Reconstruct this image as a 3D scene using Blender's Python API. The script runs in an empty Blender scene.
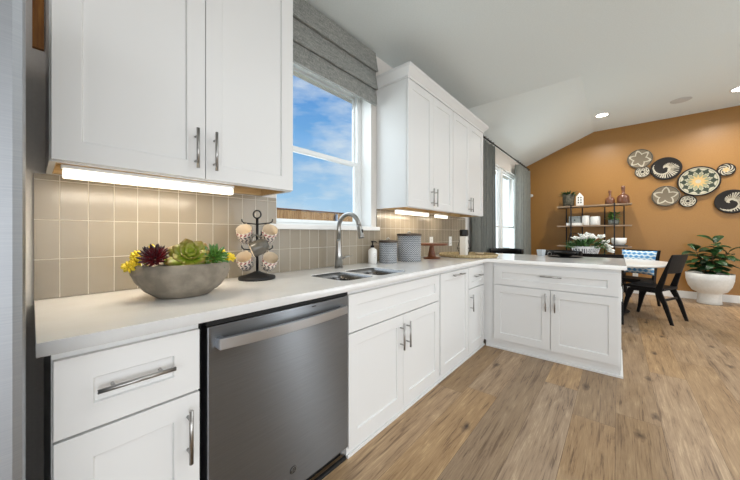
import bpy, bmesh, math, random
from mathutils import Vector, Matrix
random.seed(7)
S = bpy.context.scene
COL = S.collection
PI = math.pi
R = math.radians

# ------------------------------------------------------------------ camera
cam = bpy.data.cameras.new('camera'); co = bpy.data.objects.new('camera', cam); COL.objects.link(co)
cam.sensor_width = 36; cam.lens = 289.76/740*36; cam.shift_y = (234.2-240)/740
cam.clip_start = 0.02
co.location = (-0.008, -1.714, 1.169)
co.rotation_euler = (R(90), 0, R(40.49-90))
S.camera = co

# ------------------------------------------------------------------ world, light, exposure
S.view_settings.view_transform = 'Standard'; S.view_settings.look = 'None'
S.view_settings.gamma = 1; S.view_settings.use_curve_mapping = False
S.view_settings.exposure = 0.08

def nd(nt, typ, **kw):
    n = nt.nodes.new(typ)
    for k, v in kw.items():
        if k in n.inputs.keys() if isinstance(k, str) else False: n.inputs[k].default_value = v
        else: setattr(n, k, v)
    return n

def make_world():
    w = bpy.data.worlds.new('sky'); S.world = w; w.use_nodes = True
    nt = w.node_tree; nt.nodes.clear(); L = nt.links.new
    out = nt.nodes.new('ShaderNodeOutputWorld'); bg = nt.nodes.new('ShaderNodeBackground')
    tc = nt.nodes.new('ShaderNodeTexCoord'); sep = nt.nodes.new('ShaderNodeSeparateXYZ')
    L(tc.outputs['Generated'], sep.inputs[0])
    ramp = nt.nodes.new('ShaderNodeValToRGB')
    e = ramp.color_ramp.elements
    e[0].position = 0.0; e[0].color = (0.62, 0.80, 0.95, 1)
    e[1].position = 0.6; e[1].color = (0.06, 0.24, 0.72, 1)
    x = ramp.color_ramp.elements.new(0.13); x.color = (0.40, 0.66, 0.95, 1)
    x = ramp.color_ramp.elements.new(0.32); x.color = (0.20, 0.47, 0.88, 1)
    L(sep.outputs['Z'], ramp.inputs[0])
    mp = nt.nodes.new('ShaderNodeMapping'); mp.inputs['Scale'].default_value = (2.0, 2.0, 6.0)
    mp.inputs['Rotation'].default_value = (0.15, 0.1, 0)
    L(tc.outputs['Generated'], mp.inputs[0])
    nz = nt.nodes.new('ShaderNodeTexNoise'); nz.inputs['Scale'].default_value = 2.1; nz.inputs['Detail'].default_value = 7
    nz.inputs['Roughness'].default_value = 0.6
    L(mp.outputs[0], nz.inputs['Vector'])
    cr = nt.nodes.new('ShaderNodeValToRGB'); cr.color_ramp.elements[0].position = 0.43; cr.color_ramp.elements[1].position = 0.78
    L(nz.outputs['Fac'], cr.inputs[0])
    mx = nt.nodes.new('ShaderNodeMixRGB'); L(cr.outputs[0], mx.inputs[0]); L(ramp.outputs[0], mx.inputs[1])
    mx.inputs[2].default_value = (0.93, 0.96, 1.0, 1)
    # hazier, whiter sky towards the sun side (+x)
    hz = nt.nodes.new('ShaderNodeMapRange'); hz.inputs[1].default_value = 0.74; hz.inputs[2].default_value = 0.93
    hz.clamp = True
    L(sep.outputs['X'], hz.inputs[0])
    m2 = nt.nodes.new('ShaderNodeMixRGB'); L(hz.outputs[0], m2.inputs[0]); L(mx.outputs[0], m2.inputs[1])
    m2.inputs[2].default_value = (1.25, 1.4, 1.5, 1)
    L(m2.outputs[0], bg.inputs['Color']); bg.inputs['Strength'].default_value = 0.85
    L(bg.outputs[0], out.inputs['Surface'])
make_world()

def area(name, loc, target, sx, sy, power, color=(1, 1, 1), spread=180):
    l = bpy.data.lights.new(name, 'AREA'); l.shape = 'RECTANGLE'; l.size = sx; l.size_y = sy
    l.energy = power; l.color = color; l.spread = R(spread)
    o = bpy.data.objects.new(name, l); COL.objects.link(o); o.location = loc
    d = Vector(target) - Vector(loc)
    o.rotation_euler = d.to_track_quat('-Z', 'Y').to_euler()
    return o
sun = bpy.data.lights.new('sun', 'SUN'); sun.energy = 2.2; sun.angle = R(1); sun.color = (1, .95, .86)
so = bpy.data.objects.new('sun', sun); COL.objects.link(so); so.rotation_euler = (R(48), 0, R(25)); so.location = (5, -8, 9)
# added fill panels at the ceilings and before the closed walls, then window daylight
area('kitchen_ceiling_fill', (1.8, -2.6, 2.80), (1.8, -2.6, 0), 3.0, 1.6, 28, (.90, .96, 1))  # broad overhead panel added as soft fill for the kitchen
area('dining_ceiling_fill', (5.6, -3.2, 3.31), (5.6, -3.2, 0), 2.4, 2.0, 19, (.92, .97, 1))  # overhead fill added on top of the two recessed lights
area('rear_fill', (-.1, -4.95, 1.05), (.8, -1, .25), 3.2, 1.7, 40, (.90, .95, 1), 120)  # unseen fill lamp added at the rear wall, which has no opening
area('rear_streak_fill', (3.6, -5.05, 1.15), (3.6, -1, 1.15), .5, 2.1, 40, (.90, .96, 1))  # narrow lamp added to streak the dishwasher steel; no door behind it
area('rear_dining_fill', (6.2, -4.95, 1.3), (5.6, -1, 1.0), 2.0, 2.0, 20, (.88, .95, 1))  # fill added behind the camera for the dining side; the wall is solid
area('left_fill', (-2.05, -3.3, 1.1), (3, -2.0, .4), 2.6, 1.6, 40, (.91, .96, 1), 120)  # unseen fill added at the left wall to brighten the peninsula fronts
area('dining_window_daylight', (6.2, 0.30, 1.5), (6.2, -3, 1.0), 1.7, 1.9, 34, (.92, .97, 1))
area('sink_window_daylight', (1.5, 0.33, 1.9), (1.6, -2, 0.9), 0.9, 1.0, 8, (.92, .97, 1))

# ------------------------------------------------------------------ materials
def mat(name, color, rough=0.5, metal=0.0, **kw):
    m = bpy.data.materials.new(name); m.use_nodes = True
    b = m.node_tree.nodes['Principled BSDF']
    b.inputs['Base Color'].default_value = (*color, 1); b.inputs['Roughness'].default_value = rough
    b.inputs['Metallic'].default_value = metal
    for k, v in kw.items(): b.inputs[k.replace('_', ' ')].default_value = v
    return m
def srgb(r, g, b):
    f = lambda c: (c/255/12.92) if c/255 <= .04045 else ((c/255+.055)/1.055)**2.4
    return (f(r), f(g), f(b))
def B(m): return m.node_tree.nodes['Principled BSDF']
def noisy(m, scale, c2, detail=4, stretch=(1, 1, 1), lo=.35, hi=.65, bump=0.0, dist=.002):
    """mix the base colour with c2 by object-space noise; optional bump"""
    nt = m.node_tree; L = nt.links.new; b = B(m)
    tc = nt.nodes.new('ShaderNodeTexCoord'); mp = nt.nodes.new('ShaderNodeMapping'); mp.inputs['Scale'].default_value = stretch
    L(tc.outputs['Object'], mp.inputs[0])
    nz = nt.nodes.new('ShaderNodeTexNoise'); nz.inputs['Scale'].default_value = scale; nz.inputs['Detail'].default_value = detail
    L(mp.outputs[0], nz.inputs['Vector'])
    rp = nt.nodes.new('ShaderNodeValToRGB'); rp.color_ramp.elements[0].position = lo; rp.color_ramp.elements[1].position = hi
    rp.color_ramp.elements[0].color = b.inputs['Base Color'].default_value; rp.color_ramp.elements[1].color = (*c2, 1)
    L(nz.outputs['Fac'], rp.inputs[0]); L(rp.outputs[0], b.inputs['Base Color'])
    if bump:
        bp = nt.nodes.new('ShaderNodeBump'); bp.inputs['Strength'].default_value = bump; bp.inputs['Distance'].default_value = dist
        L(nz.outputs['Fac'], bp.inputs['Height']); L(bp.outputs[0], b.inputs['Normal'])
    return m

M = {}
M['cab'] = mat('white_cabinet_paint', srgb(226, 226, 225), .36)
M['wall'] = noisy(mat('warm_white_wall_paint', srgb(224, 219, 213), .85), 90, srgb(219, 214, 208), bump=.12, dist=.001)
M['ceil'] = noisy(mat('ceiling_paint', srgb(226, 232, 231), .9), 110, srgb(222, 228, 227), bump=.12, dist=.001)
M['orange'] = noisy(mat('ochre_wall_paint', srgb(160, 117, 62), .40), 60, srgb(156, 113, 59), bump=.1, dist=.001)
M['trim'] = mat('white_trim_paint', srgb(240, 240, 238), .4)
M['vinyl'] = mat('white_vinyl', srgb(240, 243, 243), .35)
M['quartz'] = noisy(mat('white_quartz', srgb(246, 245, 243), .09), 9, srgb(241, 239, 236), 8)
M['woodraw'] = noisy(mat('raw_birch_wood', srgb(214, 186, 140), .6), 8, srgb(190, 158, 110), stretch=(1, 12, 12))
M['filler'] = noisy(mat('amber_wood_filler', srgb(176, 118, 48), .6), 6, srgb(128, 78, 28), stretch=(12, 12, 1))
M['nickel'] = mat('brushed_nickel', (.42, .41, .40), .32, 1)
M['chrome'] = mat('faucet_nickel', (.36, .355, .34), .30, 1)
M['sink'] = mat('sink_steel', (.20, .20, .20), .26, 1)
M['black'] = mat('black_painted_wood', (.008, .0072, .007), .55, Specular_IOR_Level=.22)
M['iron'] = mat('black_iron', (.014, .014, .015), .5, .3)
M['dark'] = mat('dark_recess', (.01, .01, .01), .8)
M['white'] = mat('white_ceramic', srgb(236, 235, 231), .3)
M['plaster'] = noisy(mat('white_planter_stone', srgb(236, 236, 233), .6), 30, srgb(228, 228, 224))
M['cream'] = mat('cream_glaze', srgb(224, 207, 182), .35)
M['plastic'] = mat('white_plastic', srgb(238, 237, 233), .4)
M['led'] = mat('led_diffuser', (1, 1, 1), .4, Emission_Color=(1, .88, .70, 1), Emission_Strength=1.5)
M['lamp'] = mat('lamp_lens', (1, 1, 1), .4, Emission_Color=(1, .95, .86, 1), Emission_Strength=14)
M['glass'] = bpy.data.materials.new('window_glass'); M['glass'].use_nodes = True
_nt = M['glass'].node_tree; _nt.nodes.clear()
_o = _nt.nodes.new('ShaderNodeOutputMaterial'); _m = _nt.nodes.new('ShaderNodeMixShader'); _m.inputs[0].default_value = .010
_t = _nt.nodes.new('ShaderNodeBsdfTransparent'); _t.inputs[0].default_value = (.96, .985, .98, 1)
_g = _nt.nodes.new('ShaderNodeBsdfGlossy'); _g.inputs['Roughness'].default_value = .02
_nt.links.new(_t.outputs[0], _m.inputs[1]); _nt.links.new(_g.outputs[0], _m.inputs[2]); _nt.links.new(_m.outputs[0], _o.inputs[0])

def steel(name, c1, c2, rough=.3, aniso=.7):
    m = mat(name, c1, rough, 1, Anisotropic=aniso, Anisotropic_Rotation=.25)
    noisy(m, 6, c2, 5, (60, 60, 1.5) if False else (1.2, 1.2, 120), .3, .7)
    nt = m.node_tree; L = nt.links.new
    return m
M['steel'] = steel('brushed_stainless', (.19, .20, .215), (.225, .235, .25), .34, .92)
M['fridge'] = steel('fridge_stainless', (.30, .315, .335), (.34, .355, .375), .42)

def math_node(nt, op, a, b=None, c=None):
    n = nt.nodes.new('ShaderNodeMath'); n.operation = op
    for i, v in enumerate((a, b, c)):
        if v is None: continue
        if isinstance(v, (int, float)): n.inputs[i].default_value = v
        else: nt.links.new(v, n.inputs[i])
    return n.outputs[0]

def tile_material():
    m = mat('taupe_glazed_tile', srgb(168, 157, 139), .22)
    nt = m.node_tree; L = nt.links.new; b = B(m)
    tc = nt.nodes.new('ShaderNodeTexCoord'); sp = nt.nodes.new('ShaderNodeSeparateXYZ'); L(tc.outputs['Object'], sp.inputs[0])
    u = math_node(nt, 'DIVIDE', math_node(nt, 'SUBTRACT', sp.outputs['X'], .0681), .0829)
    v = math_node(nt, 'DIVIDE', math_node(nt, 'SUBTRACT', sp.outputs['Z'], .914), .1561)
    fu = math_node(nt, 'FRACT', u); fv = math_node(nt, 'FRACT', v)
    du = math_node(nt, 'ABSOLUTE', math_node(nt, 'SUBTRACT', fu, .5)); dv = math_node(nt, 'ABSOLUTE', math_node(nt, 'SUBTRACT', fv, .5))
    eu = math_node(nt, 'MULTIPLY', math_node(nt, 'SUBTRACT', .5, du), .0829)
    ev = math_node(nt, 'MULTIPLY', math_node(nt, 'SUBTRACT', .5, dv), .1561)
    e = math_node(nt, 'MINIMUM', eu, ev)
    g = nt.nodes.new('ShaderNodeMapRange'); g.inputs[1].default_value = .0009; g.inputs[2].default_value = .0016; L(e, g.inputs[0])
    cmb = nt.nodes.new('ShaderNodeCombineXYZ'); L(math_node(nt, 'FLOOR', u), cmb.inputs[0]); L(math_node(nt, 'FLOOR', v), cmb.inputs[1])
    wn = nt.nodes.new('ShaderNodeTexWhiteNoise'); L(cmb.outputs[0], wn.inputs['Vector'])
    nz = nt.nodes.new('ShaderNodeTexNoise'); nz.inputs['Scale'].default_value = 14; nz.inputs['Detail'].default_value = 3; L(tc.outputs['Object'], nz.inputs['Vector'])
    mixv = math_node(nt, 'ADD', math_node(nt, 'MULTIPLY', wn.outputs['Value'], .5), math_node(nt, 'MULTIPLY', nz.outputs['Fac'], .5))
    rp = nt.nodes.new('ShaderNodeValToRGB'); rp.color_ramp.elements[0].color = (*srgb(140, 129, 112), 1); rp.color_ramp.elements[1].color = (*srgb(156, 145, 127), 1)
    L(mixv, rp.inputs[0])
    mx = nt.nodes.new('ShaderNodeMixRGB'); L(g.outputs[0], mx.inputs[0]); mx.inputs[1].default_value = (*srgb(214, 205, 190), 1); L(rp.outputs[0], mx.inputs[2])
    L(mx.outputs[0], b.inputs['Base Color'])
    rr = nt.nodes.new('ShaderNodeMapRange'); rr.inputs[3].default_value = .8; rr.inputs[4].default_value = .25; L(g.outputs[0], rr.inputs[0]); L(rr.outputs[0], b.inputs['Roughness'])
    bp = nt.nodes.new('ShaderNodeBump'); bp.inputs['Distance'].default_value = .002; bp.inputs['Strength'].default_value = .6; L(g.outputs[0], bp.inputs['Height'])
    L(bp.outputs[0], b.inputs['Normal'])
    return m
M['tile'] = tile_material()

def floor_material():
    m = mat('oak_plank_floor', (.4, .25, .14), .42)
    nt = m.node_tree; L = nt.links.new; b = B(m)
    W, LEN = .215, 2.1
    tc = nt.nodes.new('ShaderNodeTexCoord'); sp = nt.nodes.new('ShaderNodeSeparateXYZ'); L(tc.outputs['Object'], sp.inputs[0])
    v = math_node(nt, 'DIVIDE', math_node(nt, 'ADD', sp.outputs['Y'], 1.705), W); row = math_node(nt, 'FLOOR', v)
    w1 = nt.nodes.new('ShaderNodeTexWhiteNoise'); w1.noise_dimensions = '1D'; L(row, w1.inputs['W'])
    u = math_node(nt, 'ADD', math_node(nt, 'DIVIDE', sp.outputs['X'], LEN), math_node(nt, 'MULTIPLY', w1.outputs['Value'], 5))
    col = math_node(nt, 'FLOOR', u)
    c = nt.nodes.new('ShaderNodeCombineXYZ'); L(col, c.inputs[0]); L(row, c.inputs[1])
    w2 = nt.nodes.new('ShaderNodeTexWhiteNoise'); L(c.outputs[0], w2.inputs['Vector'])
    # per-plank shifted grain coordinates
    off = nt.nodes.new('ShaderNodeVectorMath'); off.operation = 'MULTIPLY_ADD'
    L(w2.outputs['Color'], off.inputs[0]); off.inputs[1].default_value = (9, 9, 9); L(tc.outputs['Object'], off.inputs[2])
    mp = nt.nodes.new('ShaderNodeMapping'); mp.inputs['Scale'].default_value = (1.0, 9, 1); L(off.outputs[0], mp.inputs[0])
    n1 = nt.nodes.new('ShaderNodeTexNoise'); n1.inputs['Scale'].default_value = 2.6; n1.inputs['Detail'].default_value = 8; n1.inputs['Roughness'].default_value = .72; n1.inputs['Distortion'].default_value = .6
    L(mp.outputs[0], n1.inputs['Vector'])
    mp2 = nt.nodes.new('ShaderNodeMapping'); mp2.inputs['Scale'].default_value = (2.2, 60, 1); L(off.outputs[0], mp2.inputs[0])
    n2 = nt.nodes.new('ShaderNodeTexNoise'); n2.inputs['Scale'].default_value = 3; n2.inputs['Detail'].default_value = 4; L(mp2.outputs[0], n2.inputs['Vector'])
    gr = math_node(nt, 'ADD', math_node(nt, 'MULTIPLY', n1.outputs['Fac'], .66), math_node(nt, 'MULTIPLY', n2.outputs['Fac'], .34))
    rp = nt.nodes.new('ShaderNodeValToRGB'); e = rp.color_ramp.elements
    e[0].position = .37; e[0].color = (*srgb(108, 82, 56), 1); e[1].position = .63; e[1].color = (*srgb(196, 166, 126), 1)
    x = e.new(.45); x.color = (*srgb(158, 127, 92), 1); x = e.new(.55); x.color = (*srgb(174, 143, 106), 1)
    L(gr, rp.inputs[0])
    # plank tone
    hs = nt.nodes.new('ShaderNodeHueSaturation'); L(rp.outputs[0], hs.inputs['Color'])
    tv = nt.nodes.new('ShaderNodeMapRange'); tv.inputs[3].default_value = .76; tv.inputs[4].default_value = 1.06; L(w2.outputs['Value'], tv.inputs[0]); L(tv.outputs[0], hs.inputs['Value'])
    spc = nt.nodes.new('ShaderNodeSeparateColor'); L(w2.outputs['Color'], spc.inputs[0])
    ts = nt.nodes.new('ShaderNodeMapRange'); ts.inputs[3].default_value = .80; ts.inputs[4].default_value = 1.06; L(spc.outputs[1], ts.inputs[0]); L(ts.outputs[0], hs.inputs['Saturation'])
    # knots
    mp3 = nt.nodes.new('ShaderNodeMapping'); mp3.inputs['Scale'].default_value = (1.5, 3.4, 1); L(off.outputs[0], mp3.inputs[0])
    vo = nt.nodes.new('ShaderNodeTexVoronoi'); vo.inputs['Scale'].default_value = 1.0; vo.voronoi_dimensions = '2D'; L(mp3.outputs[0], vo.inputs['Vector'])
    nk = nt.nodes.new('ShaderNodeTexNoise'); nk.inputs['Scale'].default_value = 11; nk.inputs['Detail'].default_value = 5; L(mp3.outputs[0], nk.inputs['Vector'])
    vc = nt.nodes.new('ShaderNodeSeparateColor'); L(vo.outputs['Color'], vc.inputs[0])
    miss = math_node(nt, 'MULTIPLY', math_node(nt, 'GREATER_THAN', vc.outputs[0], .62), 1.0)
    kd = math_node(nt, 'ADD', math_node(nt, 'ADD', vo.outputs['Distance'], miss), math_node(nt, 'MULTIPLY', math_node(nt, 'SUBTRACT', nk.outputs['Fac'], .5), .16))
    kn = nt.nodes.new('ShaderNodeMapRange'); kn.inputs[1].default_value = .0; kn.inputs[2].default_value = .10; L(kd, kn.inputs[0])
    mk = nt.nodes.new('ShaderNodeMixRGB'); L(kn.outputs[0], mk.inputs[0]); mk.inputs[1].default_value = (*srgb(58, 36, 20), 1); L(hs.outputs[0], mk.inputs[2])
    # dark mineral streaks
    mp4 = nt.nodes.new('ShaderNodeMapping'); mp4.inputs['Scale'].default_value = (.9, 16, 1); L(off.outputs[0], mp4.inputs[0])
    n4 = nt.nodes.new('ShaderNodeTexNoise'); n4.inputs['Scale'].default_value = 2.2; n4.inputs['Detail'].default_value = 6; L(mp4.outputs[0], n4.inputs['Vector'])
    st = nt.nodes.new('ShaderNodeMapRange'); st.inputs[1].default_value = .60; st.inputs[2].default_value = .74; st.inputs[3].default_value = 0; st.inputs[4].default_value = .85; L(n4.outputs['Fac'], st.inputs[0])
    ms = nt.nodes.new('ShaderNodeMixRGB'); L(st.outputs[0], ms.inputs[0]); L(mk.outputs[0], ms.inputs[1]); ms.inputs[2].default_value = (*srgb(84, 58, 36), 1)
    # seams
    fu = math_node(nt, 'FRACT', u); fv = math_node(nt, 'FRACT', v)
    eu = math_node(nt, 'MULTIPLY', math_node(nt, 'SUBTRACT', .5, math_node(nt, 'ABSOLUTE', math_node(nt, 'SUBTRACT', fu, .5))), LEN)
    ev = math_node(nt, 'MULTIPLY', math_node(nt, 'SUBTRACT', .5, math_node(nt, 'ABSOLUTE', math_node(nt, 'SUBTRACT', fv, .5))), W)
    ed = nt.nodes.new('ShaderNodeMapRange'); ed.inputs[1].default_value = .0002; ed.inputs[2].default_value = .0016; L(math_node(nt, 'MINIMUM', eu, ev), ed.inputs[0])
    mz = nt.nodes.new('ShaderNodeMixRGB'); L(ed.outputs[0], mz.inputs[0]); mz.inputs[1].default_value = (*srgb(104, 78, 54), 1); L(ms.outputs[0], mz.inputs[2])
    L(mz.outputs[0], b.inputs['Base Color'])
    bp = nt.nodes.new('ShaderNodeBump'); bp.inputs['Strength'].default_value = .35; bp.inputs['Distance'].default_value = .003
    L(math_node(nt, 'ADD', ed.outputs[0], math_node(nt, 'MULTIPLY', gr, .5)), bp.inputs['Height']); L(bp.outputs[0], b.inputs['Normal'])
    return m
M['floor'] = floor_material()

def weave_material(name, c1, c2, scale=260, rough=.9):
    m = mat(name, c1, rough)
    nt = m.node_tree; L = nt.links.new; b = B(m)
    tc = nt.nodes.new('ShaderNodeTexCoord')
    acc = None
    for st in ((1, 1, .06), (.06, 1, 1)):
        mp = nt.nodes.new('ShaderNodeMapping'); mp.inputs['Scale'].default_value = st; L(tc.outputs['Object'], mp.inputs[0])
        nz = nt.nodes.new('ShaderNodeTexNoise'); nz.inputs['Scale'].default_value = scale; nz.inputs['Detail'].default_value = 3; L(mp.outputs[0], nz.inputs['Vector'])
        acc = nz.outputs['Fac'] if acc is None else math_node(nt, 'ADD', acc, nz.outputs['Fac'])
    f = math_node(nt, 'MULTIPLY', acc, .5)
    rp = nt.nodes.new('ShaderNodeValToRGB'); rp.color_ramp.elements[0].position = .36; rp.color_ramp.elements[1].position = .62
    rp.color_ramp.elements[0].color = (*c1, 1); rp.color_ramp.elements[1].color = (*c2, 1)
    L(f, rp.inputs[0]); L(rp.outputs[0], b.inputs['Base Color'])
    bp = nt.nodes.new('ShaderNodeBump'); bp.inputs['Strength'].default_value = .3; bp.inputs['Distance'].default_value = .002; L(f, bp.inputs['Height']); L(bp.outputs[0], b.inputs['Normal'])
    return m
M['shade'] = weave_material('grey_linen_weave', srgb(98, 102, 102), srgb(166, 166, 160), 300)
M['curtain'] = weave_material('grey_curtain_linen', srgb(104, 106, 102), srgb(158, 158, 150), 160)
_nt = M['curtain'].node_tree; _b = B(M['curtain']); _out = [n for n in _nt.nodes if n.type == 'OUTPUT_MATERIAL'][0]
_tl = _nt.nodes.new('ShaderNodeBsdfTranslucent'); _tl.inputs[0].default_value = (.55, .60, .62, 1)
_mx = _nt.nodes.new('ShaderNodeMixShader'); _mx.inputs[0].default_value = .30
_nt.links.new(_b.outputs[0], _mx.inputs[1]); _nt.links.new(_tl.outputs[0], _mx.inputs[2]); _nt.links.new(_mx.outputs[0], _out.inputs['Surface'])

# ------------------------------------------------------------------ mesh helpers
def new(): return bmesh.new()
def add_box(bm, x0, x1, y0, y1, z0, z1, bev=0.0, mi=0, mtx=None):
    r = bmesh.ops.create_cube(bm, size=1)
    vs = r['verts']
    for v in vs:
        v.co = Vector(((x0+x1)/2+v.co.x*(x1-x0), (y0+y1)/2+v.co.y*(y1-y0), (z0+z1)/2+v.co.z*(z1-z0)))
    fs = list({f for v in vs for f in v.link_faces})
    for f in fs: f.material_index = mi
    if mtx is not None:
        for v in vs: v.co = mtx @ v.co
    if bev > 0:
        es = list({e for v in vs for e in v.link_edges})
        bmesh.ops.bevel(bm, geom=es, offset=bev, segments=2, affect='EDGES', profile=.6)
    return fs
def add_cyl(bm, a, b, r0, r1=None, n=20, mi=0, caps=True):
    if r1 is None: r1 = r0
    a = Vector(a); b = Vector(b); d = b-a
    q = d.to_track_quat('Z', 'Y').to_matrix()
    rings = []
    for p, r in ((a, r0), (b, r1)):
        rings.append([bm.verts.new(p + q @ Vector((r*math.cos(2*PI*i/n), r*math.sin(2*PI*i/n), 0))) for i in range(n)])
    for i in range(n):
        f = bm.faces.new((rings[0][i], rings[0][(i+1) % n], rings[1][(i+1) % n], rings[1][i])); f.smooth = True; f.material_index = mi
    if caps:
        f = bm.faces.new(list(reversed(rings[0]))); f.material_index = mi
        f = bm.faces.new(rings[1]); f.material_index = mi
def add_tube(bm, pts, radii, n=12, mi=0, caps=True):
    pts = [Vector(p) for p in pts]
    if isinstance(radii, (int, float)): radii = [radii]*len(pts)
    prev = None; rings = []
    up = None
    for i, p in enumerate(pts):
        t = (pts[min(i+1, len(pts)-1)]-pts[max(i-1, 0)]).normalized()
        if up is None:
            up = Vector((0, 0, 1)) if abs(t.z) < .9 else Vector((0, 1, 0))
        u = (up - t*up.dot(t)).normalized(); w = t.cross(u); up = u
        rings.append([bm.verts.new(p + radii[i]*(math.cos(2*PI*k/n)*u + math.sin(2*PI*k/n)*w)) for k in range(n)])
    for i in range(len(pts)-1):
        for k in range(n):
            f = bm.faces.new((rings[i][k], rings[i][(k+1) % n], rings[i+1][(k+1) % n], rings[i+1][k])); f.smooth = True; f.material_index = mi
    if caps:
        bm.faces.new(list(reversed(rings[0]))).material_index = mi; bm.faces.new(rings[-1]).material_index = mi
def add_lathe(bm, prof, n=32, mi=0, sx=1, sy=1, smooth=True):
    """prof: list of (r, z); r=0 ends close to a point"""
    rings = []
    for r, z in prof:
        if r < 1e-6: rings.append([bm.verts.new((0, 0, z))])
        else: rings.append([bm.verts.new((sx*r*math.cos(2*PI*k/n), sy*r*math.sin(2*PI*k/n), z)) for k in range(n)])
    for a, b in zip(rings, rings[1:]):
        for k in range(n):
            k2 = (k+1) % n
            if len(a) == 1 and len(b) == 1: continue
            if len(a) == 1: f = bm.faces.new((a[0], b[k2], b[k]))
            elif len(b) == 1: f = bm.faces.new((a[k], a[k2], b[0]))
            else: f = bm.faces.new((a[k], a[k2], b[k2], b[k]))
            f.smooth = smooth; f.material_index = mi
    if len(rings[0]) > 1: bm.faces.new(list(reversed(rings[0]))).material_index = mi
    if len(rings[-1]) > 1: bm.faces.new(rings[-1]).material_index = mi
def add_poly(bm, pts, y0, y1, mi=0, axis='Y', smooth=False):
    """prism: 2d outline (a,b) extruded along axis from y0 to y1"""
    def P(a, b, t):
        return {'Y': (a, t, b), 'X': (t, a, b), 'Z': (a, b, t)}[axis]
    v0 = [bm.verts.new(P(a, b, y0)) for a, b in pts]; v1 = [bm.verts.new(P(a, b, y1)) for a, b in pts]
    n = len(pts)
    fs = [bm.faces.new(v0), bm.faces.new(list(reversed(v1)))]
    for i in range(n):
        f = bm.faces.new((v0[(i+1) % n], v0[i], v1[i], v1[(i+1) % n])); f.smooth = smooth; fs.append(f)
    for f in fs: f.material_index = mi
def obj(name, bm, m, parent=None, loc=None, rot=None, bevel=0, recalc=True, smooth_angle=None):
    if recalc: bmesh.ops.recalc_face_normals(bm, faces=bm.faces)
    me = bpy.data.meshes.new(name); bm.to_mesh(me); bm.free()
    for mm in (m if isinstance(m, (list, tuple)) else [m]): me.materials.append(mm if not isinstance(mm, str) else M[mm])
    o = bpy.data.objects.new(name, me); COL.objects.link(o)
    if parent: o.parent = parent
    if loc is not None: o.location = loc
    if rot is not None: o.rotation_euler = rot
    if bevel:
        md = o.modifiers.new('bevel', 'BEVEL'); md.width = bevel; md.segments = 2; md.limit_method = 'ANGLE'
    return o
def tag(o, label, cat, group=None, kind=None):
    if label: o['label'] = label
    if cat: o['category'] = cat
    if group: o['group'] = group
    if kind: o['kind'] = kind
    return o
def thing(name, label, cat, loc=(0, 0, 0), rotz=0, group=None):
    o = bpy.data.objects.new(name, None); COL.objects.link(o); o.location = loc; o.rotation_euler = (0, 0, rotz)
    o.empty_display_size = .1
    return tag(o, label, cat, group)
def struct(name, bm, m, parent=None, label=None, **kw):
    o = obj(name, bm, m, parent, **kw)
    if not parent:
        o['kind'] = 'structure'
        if label: o['label'] = label; 
    return o
def dup(root, loc, rotz, label, group=None):
    r = root.copy(); COL.objects.link(r); r.location = loc; r.rotation_euler = (root.rotation_euler[0], root.rotation_euler[1], rotz)
    r['label'] = label
    if group: r['group'] = group
    for ch in list(root.children):
        c = ch.copy(); COL.objects.link(c); c.parent = r
        for g in ch.children:
            d = g.copy(); COL.objects.link(d); d.parent = c
    return r
def cells(bm, xs, zs, holes, y0, y1):
    """slab in the XZ plane from cuts xs, zs leaving out the cells inside holes"""
    for i in range(len(xs)-1):
        for j in range(len(zs)-1):
            cx = (xs[i]+xs[i+1])/2; cz = (zs[j]+zs[j+1])/2
            if any(h[0] < cx < h[1] and h[2] < cz < h[3] for h in holes): continue
            add_box(bm, xs[i], xs[i+1], y0, y1, zs[j], zs[j+1])

# ------------------------------------------------------------------ room shell
XW = 7.77; XK = 3.76; HK = 2.835; HV = 3.345
W1 = (1.04, 2.02, 1.235, 2.50); W2 = (4.92, 7.16, .55, 2.47)
bm = new(); add_box(bm, -2.3, XW+.15, -5.25, .2, -.1, 0); struct('floor', bm, 'floor', label='oak plank floor with knots running towards the far wall')
bm = new(); cells(bm, [-2.3, W1[0], W1[1], W2[0], W2[1], XW+.15], sorted([0, W2[2], W1[2], W1[3], W2[3], 3.5]), [W1, W2], 0, .18)
struct('wall_window', bm, 'wall', label='white wall with the sink window and dining windows')
# orange gable wall
bm = new(); add_poly(bm, [(.18, 0), (.18, 2.75), (-.0, 2.78), (-1.337, HV), (-5.2, HV), (-5.2, 0)], XW, XW+.14, axis='X'); struct('wall_far', bm, 'orange', label='ochre orange accent wall behind the dining area')
bm = new(); add_box(bm, -2.3, XW, -5.25, -5.1, 0, 3.5); struct('wall_back', bm, 'wall')
bm = new(); add_box(bm, -2.3, -2.15, -5.1, 0, 0, 3.0); struct('wall_left', bm, 'wall')
# ceiling: flat over kitchen with soffit face, sloped and raised over dining
bm = new()
add_box(bm, -2.3, XK, -5.1, 0, HK, HK+.9)
add_poly(bm, [(0, 2.78), (-1.337, HV), (-5.1, HV), (-5.1, HV+.3), (0, HV+.3)], XK, XW, axis='X')
struct('ceiling', bm, 'ceil', label='pale ceiling, flat over the kitchen and vaulted over the dining area')
bm = new(); add_box(bm, XW-.016, XW, -5.1, 0, 0, .13, .004); struct('baseboard_far', bm, 'trim', label='white baseboard along the orange wall')
bm = new(); add_box(bm, 4.1, XW-.02, -.016, 0, 0, .13, .004); struct('baseboard_window', bm, 'trim')

# backsplash tile
bm = new()
add_box(bm, .0, W1[0]-.0, -.009, -.0005, .915, 1.405)
add_box(bm, W1[0], W1[1]+.07, -.009, -.0005, .915, 1.205)
add_box(bm, W1[1]+.07, 4.156, -.009, -.0005, .915, 1.405)
o = struct('backsplash', bm, 'tile', label='taupe stacked tile backsplash behind the counter'); o['category'] = 'backsplash'

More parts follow.
